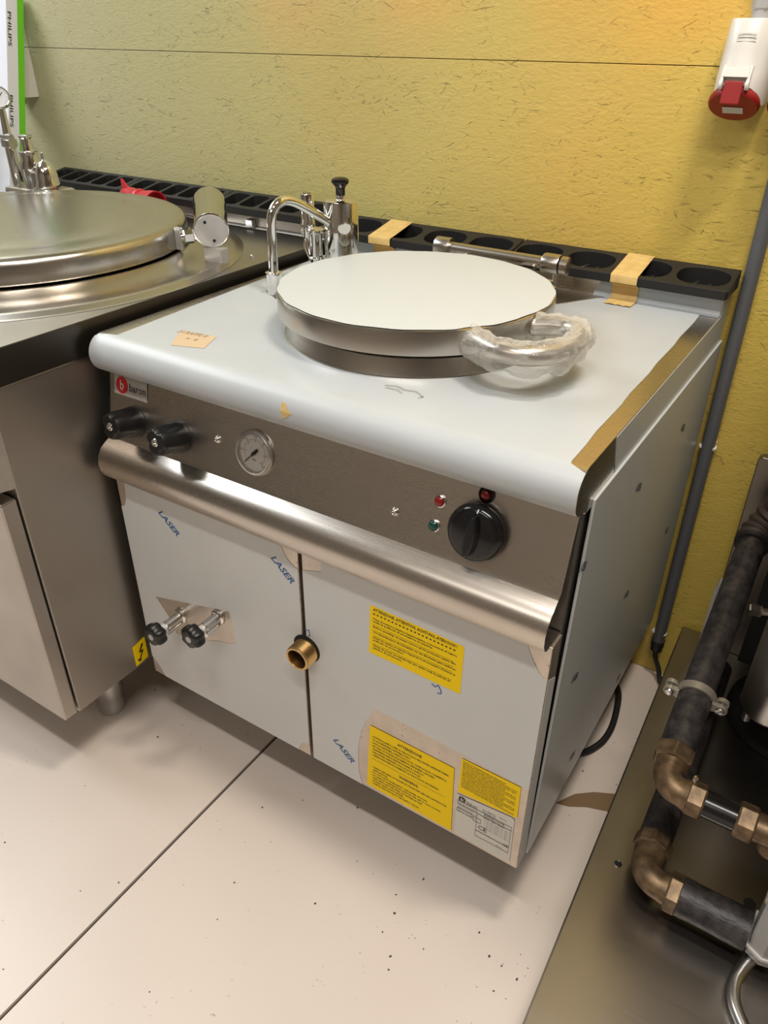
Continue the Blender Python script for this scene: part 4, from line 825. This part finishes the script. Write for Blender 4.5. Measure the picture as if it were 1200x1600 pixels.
obj('pipe_nut', hexnut(B(), CA + TD * 0.036, CA + TD * 0.062, 0.0295), 'brass_old', pA, smooth=False, bevel=0.001)
obj('elbow', tube(B(), [CA + TD * 0.046] + bend(CA, TD, 0.024, 12) + [CA + X_ * 0.034], 0.0200, 28, rf=lambda i, k, p: 0.0200 + (0.003 if i in (0, 14) else 0)), 'brass_old', pA)
obj('pipe_nut', hexnut(B(), CA + X_ * 0.032, CA + X_ * 0.056, 0.0250), 'brass_old', pA, smooth=False, bevel=0.001)
obj('bare_pipe', cyl(B(), CA + X_ * 0.054, CA + X_ * 0.100, 0.0195, 28), 'rubber_gloss', pA, label='short glossy black length between brass nuts')
obj('pipe_nut', hexnut(B(), CA + X_ * 0.097, CA + X_ * 0.122, 0.0255), 'brass_old', pA, smooth=False, bevel=0.001)
Zd = Vector((0, 0, -1))
obj('tee', (lambda b: (cyl(b, CA + X_ * 0.120, CA + X_ * 0.22, 0.0200, 28), cyl(b, CA + X_ * 0.148, CA + X_ * 0.148 + Zd * 0.030, 0.018, 24), b)[2])(B()), 'brass_old', pA)
obj('bleed_screw', lathe(B(), [(0.0045, 0), (0.0045, 0.008), (0.003, 0.011), (0.0005, 0.0115)], CA + X_ * 0.036 + Vector((0, 0.010, 0.018)), (0, 0.2, 1), 12), 'chrome', pA)
# clamp, gripping the wrapped length
cl = thing('pipe_clamp', 'pale metal two-screw clamp around the upper black pipe', 'clamp', tuple(QA))
obj('band', ring(B(), QA - TD * 0.005, TD, 0.0246, 0.0288, 0.013, 36), 'clamp', cl)
SD = X_; ND = TD.cross(X_)
def cp(u, v, d): return QA + SD * u + ND * v + TD * d
for sx in (-1, 1):
    bm = B()
    for (d0, d1) in ((0.003, 0.010), (-0.009, -0.003)): sheet(bm, [circ(sx * 0.0375, 0.0, 0.0098, 18)], d1 - d0, lambda u, v, d, d0=d0: cp(u, v, d0 + d))
    sheet(bm, [[(sx * 0.024, -0.010), (sx * 0.037, -0.007), (sx * 0.037, 0.007), (sx * 0.024, 0.010)]], 0.007, lambda u, v, d: cp(u, v, -0.008 + d))
    obj('ear', bm, 'clamp', cl, smooth=False, bevel=0.0008)
    bm = B(); lathe(bm, [(0.0072, -0.0005), (0.0066, -0.003), (0.003, -0.004)], cp(sx * 0.0375, 0, -0.009), TD, 16); cyl(bm, cp(sx * 0.0375, 0, -0.011), cp(sx * 0.0375, 0, 0.014), 0.003, 10)
    obj('screw', bm, 'satin', cl)
# pipe B
pB = thing('insulated_pipe', 'black insulated pipe with brass elbow just above the steel plinth, lower of the two', 'pipe', (0.974, 0.06, 0.05))
CB = Vector((0.9695, 0.060, 0.048)); TB = Vector((-0.01, 1, 0.0)).normalized()
obj('straight_length', cyl(B(), CB + TB * 0.070, CB + TB * 0.52, 0.0248, 32), 'wrap_black', pB)
obj('pipe_nut', lathe(B(), [(0.0255, 0), (0.0285, 0.003), (0.0285, 0.024), (0.0255, 0.027)], CB + TB * 0.046, TB, 8), 'brass_old', pB, smooth=False, bevel=0.001)
obj('elbow', tube(B(), [CB + TB * 0.050] + bend(CB, TB, 0.027, 12) + [CB + X_ * 0.040], 0.0215, 28, rf=lambda i, k, p: 0.0215 + (0.003 if i in (0, 14) else 0)), 'brass_old', pB)
obj('pipe_nut', hexnut(B(), CB + X_ * 0.037, CB + X_ * 0.058, 0.0300), 'brass_old', pB, smooth=False, bevel=0.001)
obj('insulated_length', tube(B(), [CB + X_ * (0.056 + 0.0105 * k) for k in range(10)], 0.028, 32, rf=lambda i, k, p: 0.0282 + 0.0008 * noise.noise(p * 90)), 'wrap_black', pB)
obj('insulation_ridge', tube(B(), [CB + Vector((0.058 + 0.0012 * k, -0.0150, -0.0240)) for k in range(74)], 0.002, 6, rf=lambda i, k, p: 0.0012 + 0.0020 * random.random()), 'wrap_black', pB)
vk = thing('valve_block', 'grey cast valve block at the right frame edge with white cable tie', 'valve', (1.145, 0.06, 0.05))
obj('block', sheet(B(), [[(1.122, 0.040), (1.142, 0.030), (1.185, 0.040), (1.185, 0.096), (1.126, 0.096)]], 0.118, on_top(0.030)), 'silver_paint', vk, smooth=False, bevel=0.002)
obj('top_flange', sheet(B(), [[(1.118, 0.036), (1.142, 0.026), (1.190, 0.036), (1.190, 0.100), (1.122, 0.100)]], 0.009, on_top(0.149)), 'clamp', vk, smooth=False, bevel=0.002)
obj('cable_tie', sheet(B(), [[(1.1195, 0.0385), (1.142, 0.0272), (1.188, 0.0385), (1.188, 0.098), (1.1235, 0.098)]], 0.005, on_top(0.044)), 'white_plastic', vk, smooth=False)
obj('top_nut', hexnut(B(), (1.138, 0.070, 0.159), (1.138, 0.072, 0.183), 0.0225), 'brass_old', vk, smooth=False, bevel=0.001)
obj('outlet', cyl(B(), (1.145, 0.060, 0.020), (1.145, 0.060, 0.031), 0.015, 20), 'steel', vk)
HPt = smooth_path([(1.138, 0.052, 0.020), (1.128, 0.030, 0.014), (1.122, 0.004, 0.0110), (1.126, -0.022, 0.0105), (1.140, -0.045, 0.0105), (1.17, -0.08, 0.0105), (1.21, -0.11, 0.0105)], 14)
tag(obj('braided_hose', tube(B(), HPt, 0.008, 16, rf=lambda i, k, p: 0.0085 + 0.0006 * ((i + k) % 2)), 'satin', ang=80), 'braided steel hose curving across the plinth below the grey valve block', 'hose')

# dirt specks scattered on the floor
for i in range(26):
    pass
bm = B(); rnd = random.Random(3)
for (cx, cy, s, n) in ((0.62, -0.10, 0.20, 26), (0.15, -0.15, 0.35, 22), (0.75, -0.08, 0.07, 26), (0.82, 0.45, 0.10, 20), (-0.1, -0.25, 0.2, 12), (0.42, -0.03, 0.12, 12)):
    for k in range(n):
        x = rnd.gauss(cx, s); y = rnd.gauss(cy, s)
        if x > 0.87 or y > 0.7 or abs(x - JX) < 0.01: continue
        r = rnd.choice([0.0006, 0.0009, 0.0012, 0.002]); a0 = rnd.random() * 6
        sheet(bm, [[(x + r * (0.6 + 0.8 * rnd.random()) * math.cos(a0 + a), y + r * 1.2 * math.sin(a0 + a) * (0.4 + rnd.random())) for a in (0, 1.2, 2.5, 3.8, 5)]], 0.0003, on_top(FZ + 0.0001))
sp_ = obj('floor_grit', bm, 'speck', fl, smooth=False); sp_['kind'] = 'stuff'
